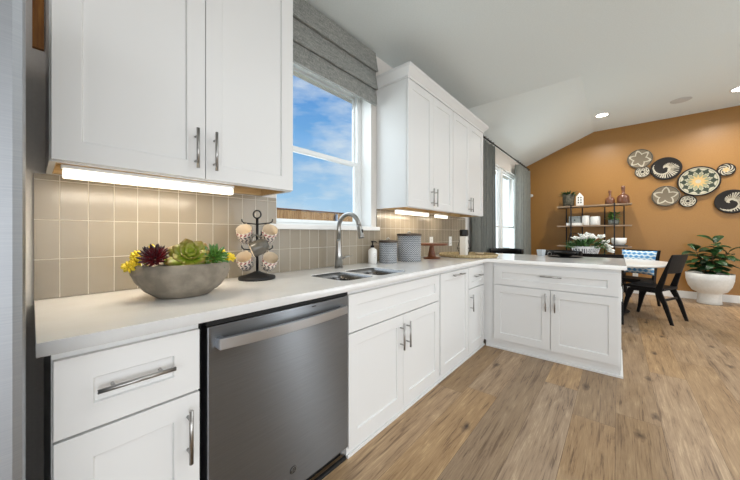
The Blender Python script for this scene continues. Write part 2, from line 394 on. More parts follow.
# window 1 over the sink
def bar_frame(bm, x0, x1, z0, z1, w, y0, y1, bev=.003):
    add_box(bm, x0, x0+w, y0, y1, z0, z1, bev); add_box(bm, x1-w, x1, y0, y1, z0, z1, bev)
    add_box(bm, x0+w, x1-w, y0, y1, z0, z0+w, bev); add_box(bm, x0+w, x1-w, y0, y1, z1-w, z1, bev)
x0, x1, z0, z1 = W1
def side_frame(bm, x0, x1, z0, z1, w, wb, y0, y1, bev=.003):
    add_box(bm, x0, x0+w, y0, y1, z0, z1, bev); add_box(bm, x1-w, x1, y0, y1, z0, z1, bev)
    add_box(bm, x0+w, x1-w, y0, y1, z0, z0+wb, bev); add_box(bm, x0+w, x1-w, y0, y1, z1-w, z1, bev)
bm = new(); side_frame(bm, x0, x1, z0+.002, z1, .055, .018, .125, .178); w1 = struct('window_1', bm, 'vinyl', label='single-hung white window over the sink')
bm = new(); side_frame(bm, x0+.055, x1-.055, z0+.021, 1.825, .034, .026, .130, .155); add_box(bm, x0+.056, x1-.056, .122, .156, 1.797, 1.830, .003); obj('sash', bm, 'vinyl', w1)
bm = new(); side_frame(bm, x0+.055, x1-.055, 1.812, z1-.055, .022, .02, .157, .175); obj('sash', bm, 'vinyl', w1)
bm = new(); add_box(bm, x0+.08, x1-.08, .140, .144, z0+.04, 1.80); obj('pane', bm, 'glass', w1)
bm = new(); add_box(bm, x0+.07, x1-.07, .164, .168, 1.82, z1-.07); obj('pane', bm, 'glass', w1)
bm = new(); add_box(bm, x0-.07, x1+.07, -.045, .125, 1.203, 1.2365, .004); obj('window_sill', bm, 'trim', w1)
bm = new()
add_box(bm, x0-.001, x0+.006, .0, .124, z0+.002, z1); add_box(bm, x1-.006, x1+.001, .0, .124, z0+.002, z1); add_box(bm, x0+.006, x1-.006, 0, .124, z1-.006, z1+.001)
obj('jamb', bm, 'trim', w1)
# window 2: dining pair
x0, x1, z0, z1 = W2
bm = new()
xm = 6.06
for a, b_ in ((x0, xm-.07), (xm+.07, x1)): bar_frame(bm, a, b_, z0, z1, .035, .05, .10)
add_box(bm, xm-.07, xm+.07, .03, .11, z0, z1, .003)
w2 = struct('window_2', bm, 'vinyl', label='tall white double window behind the grey curtains')
for a, b_ in ((x0, xm-.07), (xm+.07, x1)):
    bm = new(); bar_frame(bm, a+.035, b_-.035, z0+.035, 1.33, .03, .055, .075); obj('sash', bm, 'vinyl', w2)
    bm = new(); bar_frame(bm, a+.035, b_-.035, 1.30, z1-.035, .025, .076, .096); obj('sash', bm, 'vinyl', w2)
    bm = new(); add_box(bm, a+.05, b_-.05, .063, .067, z0+.05, 1.31); obj('pane', bm, 'glass', w2)
    bm = new(); add_box(bm, a+.05, b_-.05, .084, .088, 1.32, z1-.05); obj('pane', bm, 'glass', w2)
bm = new(); add_box(bm, x0-.05, x1+.05, -.03, .05, z0-.03, z0+.002, .004); obj('window_sill', bm, 'trim', w2)

# outside: eave, ground
bm = new(); add_box(bm, -2.3, 8.2, .18, .50, 2.62, 2.68); add_box(bm, -2.3, 8.2, .48, .52, 2.61, 2.85)
struct('trim_1', bm, mat('cream_eave_paint', srgb(250, 246, 234), .6), label='cream roof eave outside the sink window')
bm = new(); add_box(bm, -10, 30, .2, 30, -.35, -.12)
struct('floor_outside', bm, noisy(mat('pale_bounce_ground', srgb(206, 200, 172), .9), 20, srgb(222, 214, 190)), label='back yard ground, coloured pale to bounce light')  # ground colour raised so it bounces light up onto the eave

# ------------------------------------------------------------------ shaker fronts and cabinets
def shaker(w, h, t=.02, rail=.07, depth=.009, railz=None):
    """front centred in x, z from 0..h, back at y=0, face at y=-t"""
    bm = new(); railz = rail if railz is None else railz
    xs = [-w/2, -w/2+rail, w/2-rail, w/2]; zs = [0, railz, h-railz, h]
    g = [[bm.verts.new((x, -t, z)) for z in zs] for x in xs]
    for i in range(3):
        for j in range(3):
            if i == 1 and j == 1: continue
            bm.faces.new((g[i][j], g[i+1][j], g[i+1][j+1], g[i][j+1]))
    c = .0025
    inn = [bm.verts.new((x, -t+depth, z)) for x, z in ((xs[1]+c, zs[1]+c), (xs[2]-c, zs[1]+c), (xs[2]-c, zs[2]-c), (xs[1]+c, zs[2]-c))]
    out = [g[1][1], g[2][1], g[2][2], g[1][2]]
    for k in range(4): bm.faces.new((out[k], out[(k+1) % 4], inn[(k+1) % 4], inn[k]))
    bm.faces.new(inn)
    bk = [bm.verts.new((x, 0, z)) for x, z in ((xs[0], 0), (xs[3], 0), (xs[3], h), (xs[0], h))]
    bm.faces.new(list(reversed(bk)))
    per = [[g[i][0] for i in range(4)], [g[3][j] for j in range(4)], [g[i][3] for i in (3, 2, 1, 0)], [g[0][j] for j in (3, 2, 1, 0)]]
    for k, p in enumerate(per):
        bm.faces.new([bk[k]] + p + [bk[(k+1) % 4]])
    return bm
def handle_bm(length, vertical=True, r=.0062, off=.032):
    bm = new(); h = length/2; q = h*.62
    if vertical:
        add_cyl(bm, (0, -off, -h), (0, -off, h), r, n=14)
        for s in (-q, q): add_cyl(bm, (0, 0, s), (0, -off, s), r*.75, n=10)
    else:
        add_cyl(bm, (-h, -off, 0), (h, -off, 0), r, n=14)
        for s in (-q, q): add_cyl(bm, (s, 0, 0), (s, -off, 0), r*.75, n=10)
    return bm
def front(root, name, x0, x1, z0, z1, yface, rail=.07, railz=None, handle=None, h_pos=None, h_len=.17):
    """handle None|'v'|'h'; h_pos (x,z) in the cabinet's own frame"""
    t = .02
    d = obj(name, shaker(x1-x0, z1-z0, t, rail, railz=railz), 'cab', root, loc=((x0+x1)/2, yface+t, z0), bevel=.0015)
    if handle:
        hx, hz = h_pos
        ob = obj('handle', handle_bm(h_len, handle == 'v'), 'nickel', d, loc=(hx-(x0+x1)/2, -t, hz-z0)); ob['label'] = 'brushed nickel bar handle'
    return d
FY = -.652          # door face of the base run
BY = -.632
ZT = .878           # top of carcass
def base_body(root, x0, x1, toe=True, ztop=ZT):
    bm = new(); add_box(bm, x0, x1, BY, -.01, .05, ztop, .001); obj('body', bm, 'cab', root)
    bm = new(); add_box(bm, x0, x1, BY-.006, -.012, 0, .049); add_box(bm, x0, x1, BY-.018, BY-.007, 0, .016, .002); obj('toe_kick', bm, 'cab', root)
DB = .055
def bcab(x0, label):
    return thing('base_cabinet', label, 'cabinet', (x0, 0, 0))
# 1 drawer + door at the left end
X0, X1 = .025, .362
c = bcab(X0, 'white base cabinet with one drawer over one door, left of the dishwasher'); w = X1-X0
base_body(c, 0, w)
front(c, 'drawer', .003, w-.003, .652, .852, FY, .073, .066, 'h', (.5*w, .757), .176)
front(c, 'door', .003, w-.003, DB, .645, FY, .073, .07, 'v', (w-.038, .523), .17)
# 2 sink base
X0, X1 = 1.062, 2.076
c = bcab(X0, 'wide white sink base cabinet with false drawer front and two doors'); w = X1-X0
# sink base carcass is open on top so that the sink hangs in it
bm = new()
add_box(bm, 0, .018, BY, -.012, .05, ZT); add_box(bm, w-.018, w, BY, -.012, .05, ZT); add_box(bm, .018, w-.018, BY, -.012, .05, .07)
add_box(bm, .018, w-.018, BY, BY+.016, .62, ZT); add_box(bm, .018, w-.018, -.02, -.012, .07, ZT); add_box(bm, w/2-.03, w/2+.03, BY, BY+.016, .07, .62)
obj('body', bm, 'cab', c)
bm = new(); add_box(bm, 0, w, BY-.006, -.012, 0, .049); add_box(bm, 0, w, BY-.018, BY-.007, 0, .016, .002); obj('toe_kick', bm, 'cab', c)
front(c, 'false_drawer', .004, w-.004, .652, .852, FY, .066, .062)
m_ = w/2
front(c, 'door', .004, m_-.0015, DB, .645, FY, .066, .068, 'v', (m_-.032, .515), .168)
front(c, 'door', m_+.0015, w-.004, DB, .645, FY, .066, .068, 'v', (m_+.040, .515), .168)
# 3 pull-out
X0, X1 = 2.078, 2.662
c = bcab(X0, 'white base cabinet with a full-height pull-out front and horizontal handle at its top'); w = X1-X0
base_body(c, 0, w)
front(c, 'pull_out_front', .02, w-.004, DB, .852, FY, .066, .062, 'h', (.32, .82), .22)
# 4 corner drawer/door
X0, X1 = 2.664, 3.103
c = bcab(X0, 'narrow white base cabinet with a drawer and door in the inner corner'); w = X1-X0
base_body(c, 0, w)
front(c, 'drawer', .004, w-.030, .652, .852, FY, .06, .056, 'h', (.2, .762), .2)
front(c, 'door', .004, w-.030, DB, .645, FY, .066, .068, 'v', (.04, .52), .158)
# 5 peninsula cabinet: local +x = world -y
XP = 3.105
c = thing('peninsula_cabinet', 'white peninsula cabinet with one wide drawer over two doors', 'cabinet', (XP, -.662, 0), R(-90))
w = 1.738-.662
bm = new(); add_box(bm, -.035, w, 0, .72, .06, ZT, .001); obj('body', bm, 'cab', c)
bm = new(); add_box(bm, 0, w-.006, .006, .71, 0, .0595); add_box(bm, -.0, w+.012, -.010, .005, 0, .02, .003); add_box(bm, w-.005, w+.012, .006, .71, 0, .02, .003); obj('toe_kick', bm, 'cab', c)
front(c, 'drawer', .085, w-.014, .660, .848, -.02, .073, .062, 'h', (.59, .777), .168)
front(c, 'door', .085, .582, .10, .652, -.02, .066, .07, 'v', (.55, .543), .165)
front(c, 'door', .586, w-.014, .10, .652, -.02, .066, .07, 'v', (.622, .543), .165)
bm = new(); add_box(bm, w, w+.006, .12, .19, .60, .72, .002); add_box(bm, w+.006, w+.008, .14, .17, .62, .70, .001); o = obj('outlet_plate', bm, 'plastic', c); o['label'] = 'white outlet plate on the cabinet end'

# dishwasher
c = thing('dishwasher', 'stainless steel dishwasher with bar handle under the counter', 'dishwasher', (.712, 0, 0))
hw = .344
bm = new(); add_box(bm, -hw-.003, hw+.003, -.60, -.02, .03, .876); o = obj('tub', bm, 'dark', c)
bm = new(); add_box(bm, -hw+.012, hw-.004, -.66, -.602, .075, .853, .004); obj('door', bm, 'steel', c)
bm = new(); add_box(bm, -hw+.012, hw-.004, -.658, -.602, .856, .872, .002); obj('control_strip', bm, 'dark', c)
bm = new()
hz = .795
pts = []
n = 24
for i in range(n+1):
    t = -1+2*i/n
    pts.append((t*.305, -.712+.026*t*t, 0))
def ribbon(bm, pts, hz0, hz1, th):
    rows = []
    for (x, y, _) in pts:
        rows.append([bm.verts.new((x, y-th/2, hz0)), bm.verts.new((x, y+th/2, hz0)), bm.verts.new((x, y+th/2, hz1)), bm.verts.new((x, y-th/2, hz1))])
    for a, b_ in zip(rows, rows[1:]):
        for k in range(4): bm.faces.new((a[k], a[(k+1) % 4], b_[(k+1) % 4], b_[k]))
    bm.faces.new(rows[0]); bm.faces.new(list(reversed(rows[-1])))
ribbon(bm, pts, hz-.019, hz+.019, .018)
for s in (-1, 1): add_box(bm, s*.295-.012, s*.295+.012, -.690, -.655, hz-.017, hz+.017, .002)
obj('handle', bm, mat('handle_steel', (.48, .50, .53), .30, 1), c, bevel=.003)
bm = new(); add_cyl(bm, (0, -.6601, 0), (0, -.6635, 0), .0165, .0155, n=32)
bg = obj('badge', bm, mat('badge_dark', (.10, .10, .10), .3, .8), c, loc=(.009, 0, .162)); bg['label'] = 'round dark maker badge with script letters'
bm = new()
# script-like monogram in thin wire on the badge: ring and two linked loops
ring = [(.0135*math.cos(a*2*PI/30), -.6642, .0135*math.sin(a*2*PI/30)) for a in range(31)]
add_tube(bm, ring, .0007, 6)
g_ = [(-.001, .005), (-.004, .007), (-.0075, .004), (-.008, -.001), (-.005, -.004), (-.002, -.001), (-.002, .002), (-.0035, -.005), (-.0065, -.0075), (-.008, -.005)]
e_ = [(.007, .0055), (.004, .007), (.002, .004), (.004, .001), (.0015, -.002), (.003, -.006), (.007, -.005), (.008, -.002)]
for cv in (g_, e_): add_tube(bm, [(a, -.6642, b_) for a, b_ in cv], .0007, 6)
obj('emblem', bm, 'chrome', bg)
bm = new(); add_box(bm, -.012, .012, -.6604, -.6596, .0, .004); obj('logo_plate', bm, 'dark', c, loc=(.12, 0, .838))
bm = new(); add_box(bm, -hw, hw, -.60, -.58, 0, .07); add_box(bm, -hw, hw, -.645, -.63, 0, .016, .002); obj('kick_plate', bm, 'dark', c)

# worktop: L shape with two rounded sink holes
def rrect(x0, x1, y0, y1, r, n=6):
    P = []
    for cx, cy, a0 in ((x1-r, y1-r, 0), (x0+r, y1-r, 90), (x0+r, y0+r, 180), (x1-r, y0+r, 270)):
        for i in range(n+1):
            a = R(a0+90*i/n); P.append((cx+r*math.cos(a), cy+r*math.sin(a)))
    return P
SB = [(1.10, 1.365, -.592, -.262), (1.395, 1.71, -.602, -.262)]
def curve_slab(name, outlines, z0, z1, bev=.002):
    cu = bpy.data.curves.new(name, 'CURVE'); cu.dimensions = '2D'; cu.fill_mode = 'BOTH'
    for pts in outlines:
        s = cu.splines.new('POLY'); s.points.add(len(pts)-1)
        for p, (x, y) in zip(s.points, pts): p.co = (x, y, 0, 1)
        s.use_cyclic_u = True
    cu.extrude = (z1-z0)/2-bev; cu.bevel_depth = bev; cu.bevel_resolution = 1; cu.offset = -bev
    o = bpy.data.objects.new(name, cu); COL.objects.link(o)
    dg = bpy.context.evaluated_depsgraph_get(); me = bpy.data.meshes.new_from_object(o.evaluated_get(dg))
    bpy.data.objects.remove(o); bpy.data.curves.remove(cu)
    bm = new(); bm.from_mesh(me); bpy.data.meshes.remove(me)
    for v in bm.verts: v.co.z += (z0+z1)/2
    return bm
bm = curve_slab('worktop', [[(0, -.686), (3.078, -.686), (3.078, -1.772), (4.05, -1.772), (4.05, -.010), (0, -.010)]] + [rrect(*s, .05) for s in SB], .8795, .914)
tag(obj('worktop', bm, 'quartz'), 'white quartz worktop running along the wall and round onto the peninsula', 'worktop')
# sink bowls
c = thing('kitchen_sink', 'double-bowl stainless steel sink set into the white worktop', 'sink', (1.4, -.43, .878))
for (a, b_, y0, y1) in SB:
    bm = new(); rings = []
    for inset, z, rr in ((.0012, .0335, .05), (.003, -.02, .05), (.010, -.17, .045), (.022, -.19, .04), (.09, -.195, .03)):
        P = rrect(a+inset, b_-inset, y0+inset, y1-inset, rr)
        rings.append([bm.verts.new((x-1.4, y+.43, z)) for x, y in P])
    for r0, r1 in zip(rings, rings[1:]):
        for k in range(len(r0)):
            f = bm.faces.new((r0[k], r0[(k+1) % len(r0)], r1[(k+1) % len(r0)], r1[k])); f.smooth = True
    bm.faces.new(rings[-1])
    bw = obj('bowl', bm, 'sink', c)
    md = bw.modifiers.new('t', 'SOLIDIFY'); md.thickness = .0015
    bm = new(); add_cyl(bm, ((a+b_)/2-1.4, (y0+y1)/2+.43, -.1945), ((a+b_)/2-1.4, (y0+y1)/2+.43, -.191), .042, .038, n=28); obj('drain', bm, 'chrome', bw)

# faucet
c = thing('faucet', 'brushed nickel gooseneck pull-down faucet behind the sink', 'faucet', (1.503, -.113, .914))
bm = new(); add_cyl(bm, (0, 0, 0), (0, 0, .006), .032); add_tube(bm, [(0, 0, .005), (0, 0, .1), (0, 0, .2), (0, 0, .215)], [.030, .026, .0195, .016], 20); obj('base', bm, 'chrome', c)
bm = new(); P = [(0, 0, .21), (0, 0, .29)]
rad = .105; cz_ = .297
for i in range(1, 17):
    a = PI*i/16*.94; P.append((0, -rad+rad*math.cos(a), cz_+rad*math.sin(a)))
obj('spout', (add_tube(bm, P, .0155, 16), bm)[1], 'chrome', c)
e1 = Vector(P[-1]); dr = (Vector(P[-1])-Vector(P[-2])).normalized()
bm = new(); add_tube(bm, [e1, e1+dr*.012, e1+dr*.05, e1+dr*.085, e1+dr*.092], [.0175, .0185, .0195, .0225, .021], 18); sh = obj('spray_head', bm, 'chrome', c)
bm = new(); q = e1+dr*.045; add_box(bm, q.x-.006, q.x+.006, q.y-.023, q.y-.013, q.z-.016, q.z+.016, .003); obj('button', bm, 'black', sh)
bm = new(); add_cyl(bm, (.015, 0, .078), (.048, -.004, .078), .0135, .0115); add_tube(bm, [(.045, -.003, .078), (.09, -.012, .083), (.125, -.02, .088)], [.0075, .0065, .005], 12); obj('lever', bm, 'chrome', c)

# refrigerator at the left edge
c = thing('refrigerator', 'stainless steel refrigerator at the left edge of the kitchen', 'refrigerator', (-.50, 0, 0))
bm = new(); add_box(bm, -.44, .474, -.72, -.03, .02, 1.80, .004); obj('body', bm, mat('fridge_side_grey', srgb(60, 60, 62), .5), c)
bm = new(); add_box(bm, -.44, .485, -.82, -.725, .62, 1.79, .016); obj('door', bm, 'fridge', c)
bm = new(); add_box(bm, -.44, .485, -.82, -.725, .05, .61, .016); d_ = obj('freezer_drawer', bm, 'fridge', c)
bm = new(); add_cyl(bm, (-.35, -.87, .54), (.40, -.87, .54), .012); [add_cyl(bm, (s, -.87, .54), (s, -.818, .54), .009) for s in (-.30, .35)]; obj('handle', bm, 'nickel', d_)
bm = new(); add_box(bm, -.42, .46, -.70, -.05, 0, .02); obj('foot', bm, 'dark', c)

# ------------------------------------------------------------------ wall cabinets
DF = -.35
def wall_cab(x0, x1, label, z0=1.405, z1=2.515, wood=True, gap=None, hz=1.53, hx=.04):
    c = thing('wall_cabinet', label, 'cabinet', (x0, 0, 0)); w = x1-x0
    bm = new()
    add_box(bm, 0, .016, DF+.021, -.002, z0, z1, .001); add_box(bm, w-.016, w, DF+.021, -.002, z0, z1, .001)
    add_box(bm, .016, w-.016, DF+.021, -.002, z0+.05, z1)
    add_box(bm, .016, w-.016, DF+.021, DF+.040, z0, z0+.05)
    obj('body', bm, 'cab', c)
    bm = new(); add_box(bm, .017, w-.017, DF+.042, -.010, z0+.042, z0+.0495)
    add_box(bm, .017, w-.017, -.03, -.010, z0+.004, z0+.0415)
    add_box(bm, .0165, .019, DF+.042, -.031, z0+.002, z0+.0415); add_box(bm, w-.019, w-.0165, DF+.042, -.031, z0+.002, z0+.0415)
    o = obj('bottom_panel', bm, 'woodraw', c); o['label'] = 'unpainted pale wood underside'
    m_ = w/2 if gap is None else gap-x0
    front(c, 'door', .004, m_-.0015, z0+.004, z1-.002, DF, .07, .07, 'v', (m_-.04, hz), .168)
    front(c, 'door', m_+.0015, w-.004, z0+.004, z1-.002, DF, .07, .07, 'v', (m_+.034, hz), .168)
    return c
wall_cab(.030, .938, 'white two-door wall cabinet above the concrete succulent bowl', z1=2.815, gap=.487)
wall_cab(2.092, 2.984, 'white two-door wall cabinet right of the sink window, nearer the window', hz=1.522)
wall_cab(2.986, 3.925, 'white two-door wall cabinet beside the left curtain, at the far end of the run', hz=1.522)
# crown moulding on the right wall cabinets
bm = new()
prof = [(0, 0), (-.006, 0), (-.006, .018), (-.03, .045), (-.052, .07), (-.052, .095), (0, .095)]
def crown(bm, path, prof):
    pts = [Vector(p) for p in path]; n = len(pts); rows = []
    for i, p in enumerate(pts):
        if i == 0: d = (pts[1]-p).normalized(); nrm = Vector((-d.y, d.x)); k = 1
        elif i == n-1: d = (p-pts[i-1]).normalized(); nrm = Vector((-d.y, d.x)); k = 1
        else:
            a = (p-pts[i-1]).normalized(); b_ = (pts[i+1]-p).normalized(); n1 = Vector((-a.y, a.x)); n2 = Vector((-b_.y, b_.x)); nrm = (n1+n2).normalized(); k = 1/max(.2, nrm.dot(n1))
        rows.append([bm.verts.new((p.x+nrm.x*o*k, p.y+nrm.y*o*k, z)) for o, z in prof])
    for a, b_ in zip(rows, rows[1:]):
        for k in range(len(prof)): bm.faces.new((a[k], a[(k+1) % len(prof)], b_[(k+1) % len(prof)], b_[k]))
    bm.faces.new(rows[0]); bm.faces.new(list(reversed(rows[-1])))
crown(bm, [(2.092, -.003), (2.092, DF), (3.925, DF), (3.925, -.003)], prof)
add_box(bm, 2.093, 3.924, DF+.001, -.003, .001, .012)
for v in bm.verts: v.co.z += 2.516
struct('trim_2', bm, 'cab', label='white crown moulding along the top of the right wall cabinets')
# wooden filler beside the fridge and cabinet over the fridge
c = thing('wall_cabinet', 'shadowed wood-sided cabinet above the refrigerator', 'cabinet', (-.50, 0, 0))
bm = new(); add_box(bm, -.44, .495, -.33, -.004, 2.16, 2.815, .002); obj('body', bm, noisy(mat('dark_birch_side', srgb(150, 104, 50), .6), 6, srgb(110, 72, 30), stretch=(10, 10, 1)), c)
bm = new(); add_box(bm, .496, .526, -.022, -.004, 1.885, 2.815); obj('filler_board', bm, 'filler', c)
front(c, 'door', -.43, .025, 2.165, 2.81, -.351, .07); front(c, 'door', .03, .48, 2.165, 2.81, -.351, .07)

# under-cabinet light bars
def light_bar(x0, x1, label, y=-.285, e=3.4):
    c = thing('under_cabinet_light', label, 'light', ((x0+x1)/2, y, 1.404)); h = (x1-x0)/2
    bm = new(); add_box(bm, -h, h, -.012, .022, -.012, 0, .002); obj('housing', bm, 'plastic', c)
    bm = new(); add_box(bm, -h+.004, h-.004, -.012, .02, -.044, -.0125, .005); obj('diffuser', bm, 'led', c)
    l = bpy.data.lights.new('led', 'AREA'); l.shape = 'RECTANGLE'; l.size = x1-x0-.02; l.size_y = .03; l.energy = e; l.color = (1, .88, .70)
    o = bpy.data.objects.new('led', l); COL.objects.link(o); o.parent = c; o.location = (0, .004, -.047); o.rotation_euler = (R(22), 0, 0)
light_bar(.058, .636, 'glowing LED bar under the left wall cabinet')
light_bar(2.20, 2.80, 'glowing LED bar under the wall cabinet right of the window', y=-.15, e=2.2)
light_bar(3.02, 3.32, 'short glowing LED bar under the far wall cabinet', y=-.12, e=.4)

# ------------------------------------------------------------------ roman shade, curtains
bm = new()
xa, xb = .962, 2.030
prof = [(-.004, 2.815), (-.030, 2.815), (-.036, 2.78), (-.058, 2.655), (-.062, 2.640), (-.056, 2.634), (-.030, 2.640), (-.034, 2.60), (-.056, 2.492), (-.060, 2.478), (-.054, 2.472), (-.030, 2.478), (-.034, 2.44), (-.046, 2.345), (-.042, 2.336), (-.022, 2.338), (-.018, 2.45), (-.004, 2.60)]
rows = []
nx = 14
for i in range(nx+1):
    x = xa+(xb-xa)*i/nx
    rows.append([bm.verts.new((x, y-.012+.0015*math.sin(i*1.3+k), z)) for k, (y, z) in enumerate(prof)])
for a, b_ in zip(rows, rows[1:]):
    for k in range(len(prof)): bm.faces.new((a[k], a[(k+1) % len(prof)], b_[(k+1) % len(prof)], b_[k]))
bm.faces.new(rows[0]); bm.faces.new(list(reversed(rows[-1])))
c = thing('roman_shade', 'grey woven roman shade half raised over the sink window', 'window shade', (0, 0, 0))
obj('fabric', bm, 'shade', c)
bm = new(); add_box(bm, xa+.004, xb-.004, -.014, -.001, 2.60, 2.812, .001); obj('headrail', bm, 'plastic', c)

def curtain(x0, x1, label, folds, z0=.02, z1=2.645, y=-.115, amp=.062):
    bm = new(); n = folds*16; nz = 8; g = []; rr_ = random.Random(folds); jit = [rr_.uniform(.55, 1.25) for _ in range(folds+3)]; sh_ = [rr_.uniform(-.8, .8) for _ in range(folds+3)]
    for i in range(n+1):
        t = i/n; col_ = []
        for j in range(nz+1):
            s = j/nz; fi = t*folds; k0 = int(fi); w_ = fi-k0; a = amp*(jit[k0]*(1-w_)+jit[k0+1]*w_)*(1-.25*s)
            ph = t*folds*2*PI+.25*math.sin(s*3+t*4)+sh_[k0]*(1-w_)+sh_[k0+1]*w_
            col_.append(bm.verts.new((x0+(x1-x0)*t+.012*math.sin(2*ph), y+a*(math.sin(ph)+.22*math.sin(3*ph+1)), z0+(z1-z0)*s)))
        g.append(col_)
    for i in range(n):
        for j in range(nz):
            f = bm.faces.new((g[i][j], g[i+1][j], g[i+1][j+1], g[i][j+1])); f.smooth = True
    c = thing('curtain', label, 'curtain', (0, 0, 0))
    o = obj('panel', bm, 'curtain', c); md = o.modifiers.new('t', 'SOLIDIFY'); md.thickness = .004
    for k in range(folds+1):
        xx = x0+(x1-x0)*(k+.25)/(folds+.5)
        bm = new(); add_tube(bm, [(0, .021*math.cos(a*2*PI/20), .021*math.sin(a*2*PI/20)) for a in range(21)], .003, 8, caps=False)
        add_cyl(bm, (0, 0, -.0215), (0, 0, -.05), .0025, n=8)
        obj('ring', bm, 'iron', c, loc=(xx, -.115, 2.70))
    return c
curtain(4.27, 5.08, 'dark grey curtain panel hanging beside the right wall cabinets', 6)
curtain(6.62, 7.58, 'light grey curtain panel hanging next to the orange wall', 5)
c = thing('curtain_rod', 'black curtain rod above the dining windows', 'curtain rod', (0, -.115, 2.70))
bm = new(); add_cyl(bm, (4.20, 0, 0), (7.64, 0, 0), .011, n=14); obj('rod', bm, 'iron', c)
for x in (4.19, 7.65):
    bm = new(); bmesh.ops.create_icosphere(bm, subdivisions=2, radius=.022); [setattr(f, 'smooth', True) for f in bm.faces]; obj('finial', bm, 'iron', c, loc=(x, 0, 0))
for x in (4.24, 7.62):
    bm = new(); add_box(bm, -.006, .006, .0, .114, -.02, -.012); add_box(bm, -.014, .014, .107, .1145, -.04, .03, .002); obj('bracket', bm, 'iron', c, loc=(x, 0, 0))

# ------------------------------------------------------------------ counter: concrete bowl of succulents
c = thing('succulent_bowl', 'grey concrete bowl planted with succulents on the worktop', 'planter', (.405, -.345, .914), R(-16))
conc = noisy(mat('grey_concrete', srgb(150, 140, 125), .75), 18, srgb(120, 111, 98), 6, bump=.35, dist=.004)
bm = new(); add_lathe(bm, [(0, 0), (.074, 0), (.088, .004), (.124, .032), (.152, .070), (.164, .100), (.165, .108), (.157, .136), (.148, .136), (.144, .126), (0, .118)], 48, sx=1.06, sy=.76); obj('bowl', bm, conc, c)
bm = new(); add_lathe(bm, [(0, .128), (.143, .124), (.143, .118), (0, .117)], 32, sy=.76); obj('soil', bm, mat('dark_moss_soil', (.03, .028, .015), .9), c)
def leafbm(bm, base, dirv, up, L_, W_, th, cup=.15, mi=0, tip=.25, nseg=6):
    """fleshy pointed leaf from base along dirv; up is the normal"""
    d = Vector(dirv).normalized(); u = Vector(up); u = (u-d*u.dot(d)).normalized(); s = d.cross(u)
    rows = []
    for i in range(nseg+1):
        t = i/nseg
        wd = W_*(math.sin(PI*min(1, (t*.80+.12)))**.8)*(1 if t < .98 else tip)
        cz = cup*L_*t*t; h = th*math.sin(PI*(t*.9+.06))
        ctr = Vector(base)+d*L_*t+u*cz
        rows.append([bm.verts.new(ctr-s*wd/2+u*.25*wd*cup*3), bm.verts.new(ctr-u*h*.5), bm.verts.new(ctr+s*wd/2+u*.25*wd*cup*3), bm.verts.new(ctr+u*h*.5)])
    for a, b_ in zip(rows, rows[1:]):
        for k in range(4):
            f = bm.faces.new((a[k], a[(k+1) % 4], b_[(k+1) % 4], b_[k])); f.smooth = True; f.material_index = mi
    bm.faces.new(rows[0]).material_index = mi; bm.faces.new(list(reversed(rows[-1]))).material_index = mi
def grad_mat(name, inner, outer, r0, r1, rough=.4):
    """real leaf colouring: from the rosette's heart to its leaf tips (object radius)"""
    m = mat(name, inner, rough); nt = m.node_tree; L = nt.links.new
    tc = nt.nodes.new('ShaderNodeTexCoord'); ln = nt.nodes.new('ShaderNodeVectorMath'); ln.operation = 'LENGTH'; L(tc.outputs['Object'], ln.inputs[0])
    nz = nt.nodes.new('ShaderNodeTexNoise'); nz.inputs['Scale'].default_value = 40; L(tc.outputs['Object'], nz.inputs['Vector'])
    v = math_node(nt, 'ADD', ln.outputs['Value'], math_node(nt, 'MULTIPLY', math_node(nt, 'SUBTRACT', nz.outputs['Fac'], .5), .02))
    mr = nt.nodes.new('ShaderNodeMapRange'); mr.inputs[1].default_value = r0; mr.inputs[2].default_value = r1; L(v, mr.inputs[0])
    mx = nt.nodes.new('ShaderNodeMixRGB'); L(mr.outputs[0], mx.inputs[0]); mx.inputs[1].default_value = (*inner, 1); mx.inputs[2].default_value = (*outer, 1)
    L(mx.outputs[0], B(m).inputs['Base Color']); return m
def rosette(parent, loc, layers, m, tilt, name, label):
    bm = new()
    for (n, L_, W_, el, z, th) in layers:
        for k in range(n):
            a = 2*PI*(k+.5*(z*100 % 2))/n+z*37
            dv = (math.cos(a)*math.cos(R(el)), math.sin(a)*math.cos(R(el)), math.sin(R(el)))
            up = (-math.cos(a)*math.sin(R(el)), -math.sin(a)*math.sin(R(el)), math.cos(R(el)))
            leafbm(bm, (.006*math.cos(a), .006*math.sin(a), z), dv, up, L_, W_, th)
    o = obj(name, bm, m, parent, loc=loc, rot=tilt); o['label'] = label; return o
green = grad_mat('green_succulent', srgb(168, 188, 68), srgb(96, 130, 42), .02, .075)
nt_ = None
rosette(c, (.020, -.026, .150), [(7, .085, .066, 8, 0, .012), (7, .075, .062, 28, .012, .012), (6, .062, .055, 48, .02, .011), (5, .045, .042, 65, .026, .01), (4, .028, .03, 80, .03, .008)],
        grad_mat('green_red_tip_succulent', srgb(146, 170, 48), srgb(120, 74, 36), .045, .095), (R(52), R(4), 0), 'succulent_rosette', 'large green rosette with reddish leaf tips')
rosette(c, (-.092, -.052, .156), [(13, .054, .014, 18, 0, .008), (12, .055, .014, 26, .008, .008), (11, .050, .013, 42, .014, .008), (9, .042, .012, 60, .018, .007), (6, .030, .010, 78, .02, .006)],
        grad_mat('burgundy_succulent', srgb(150, 36, 40), srgb(46, 22, 30), .018, .055, .3), (R(42), R(-16), 0), 'succulent_rosette', 'dark burgundy spiky rosette')
rosette(c, (.104, -.034, .152), [(10, .062, .016, 5, 0, .008), (10, .056, .016, 30, .008, .008), (8, .046, .014, 52, .014, .008), (5, .03, .012, 75, .018, .006)],
        grad_mat('small_green_succulent', srgb(120, 160, 62), srgb(58, 108, 44), .01, .06), (R(48), R(24), 0), 'succulent_rosette', 'small bright green rosette')
bm = new()
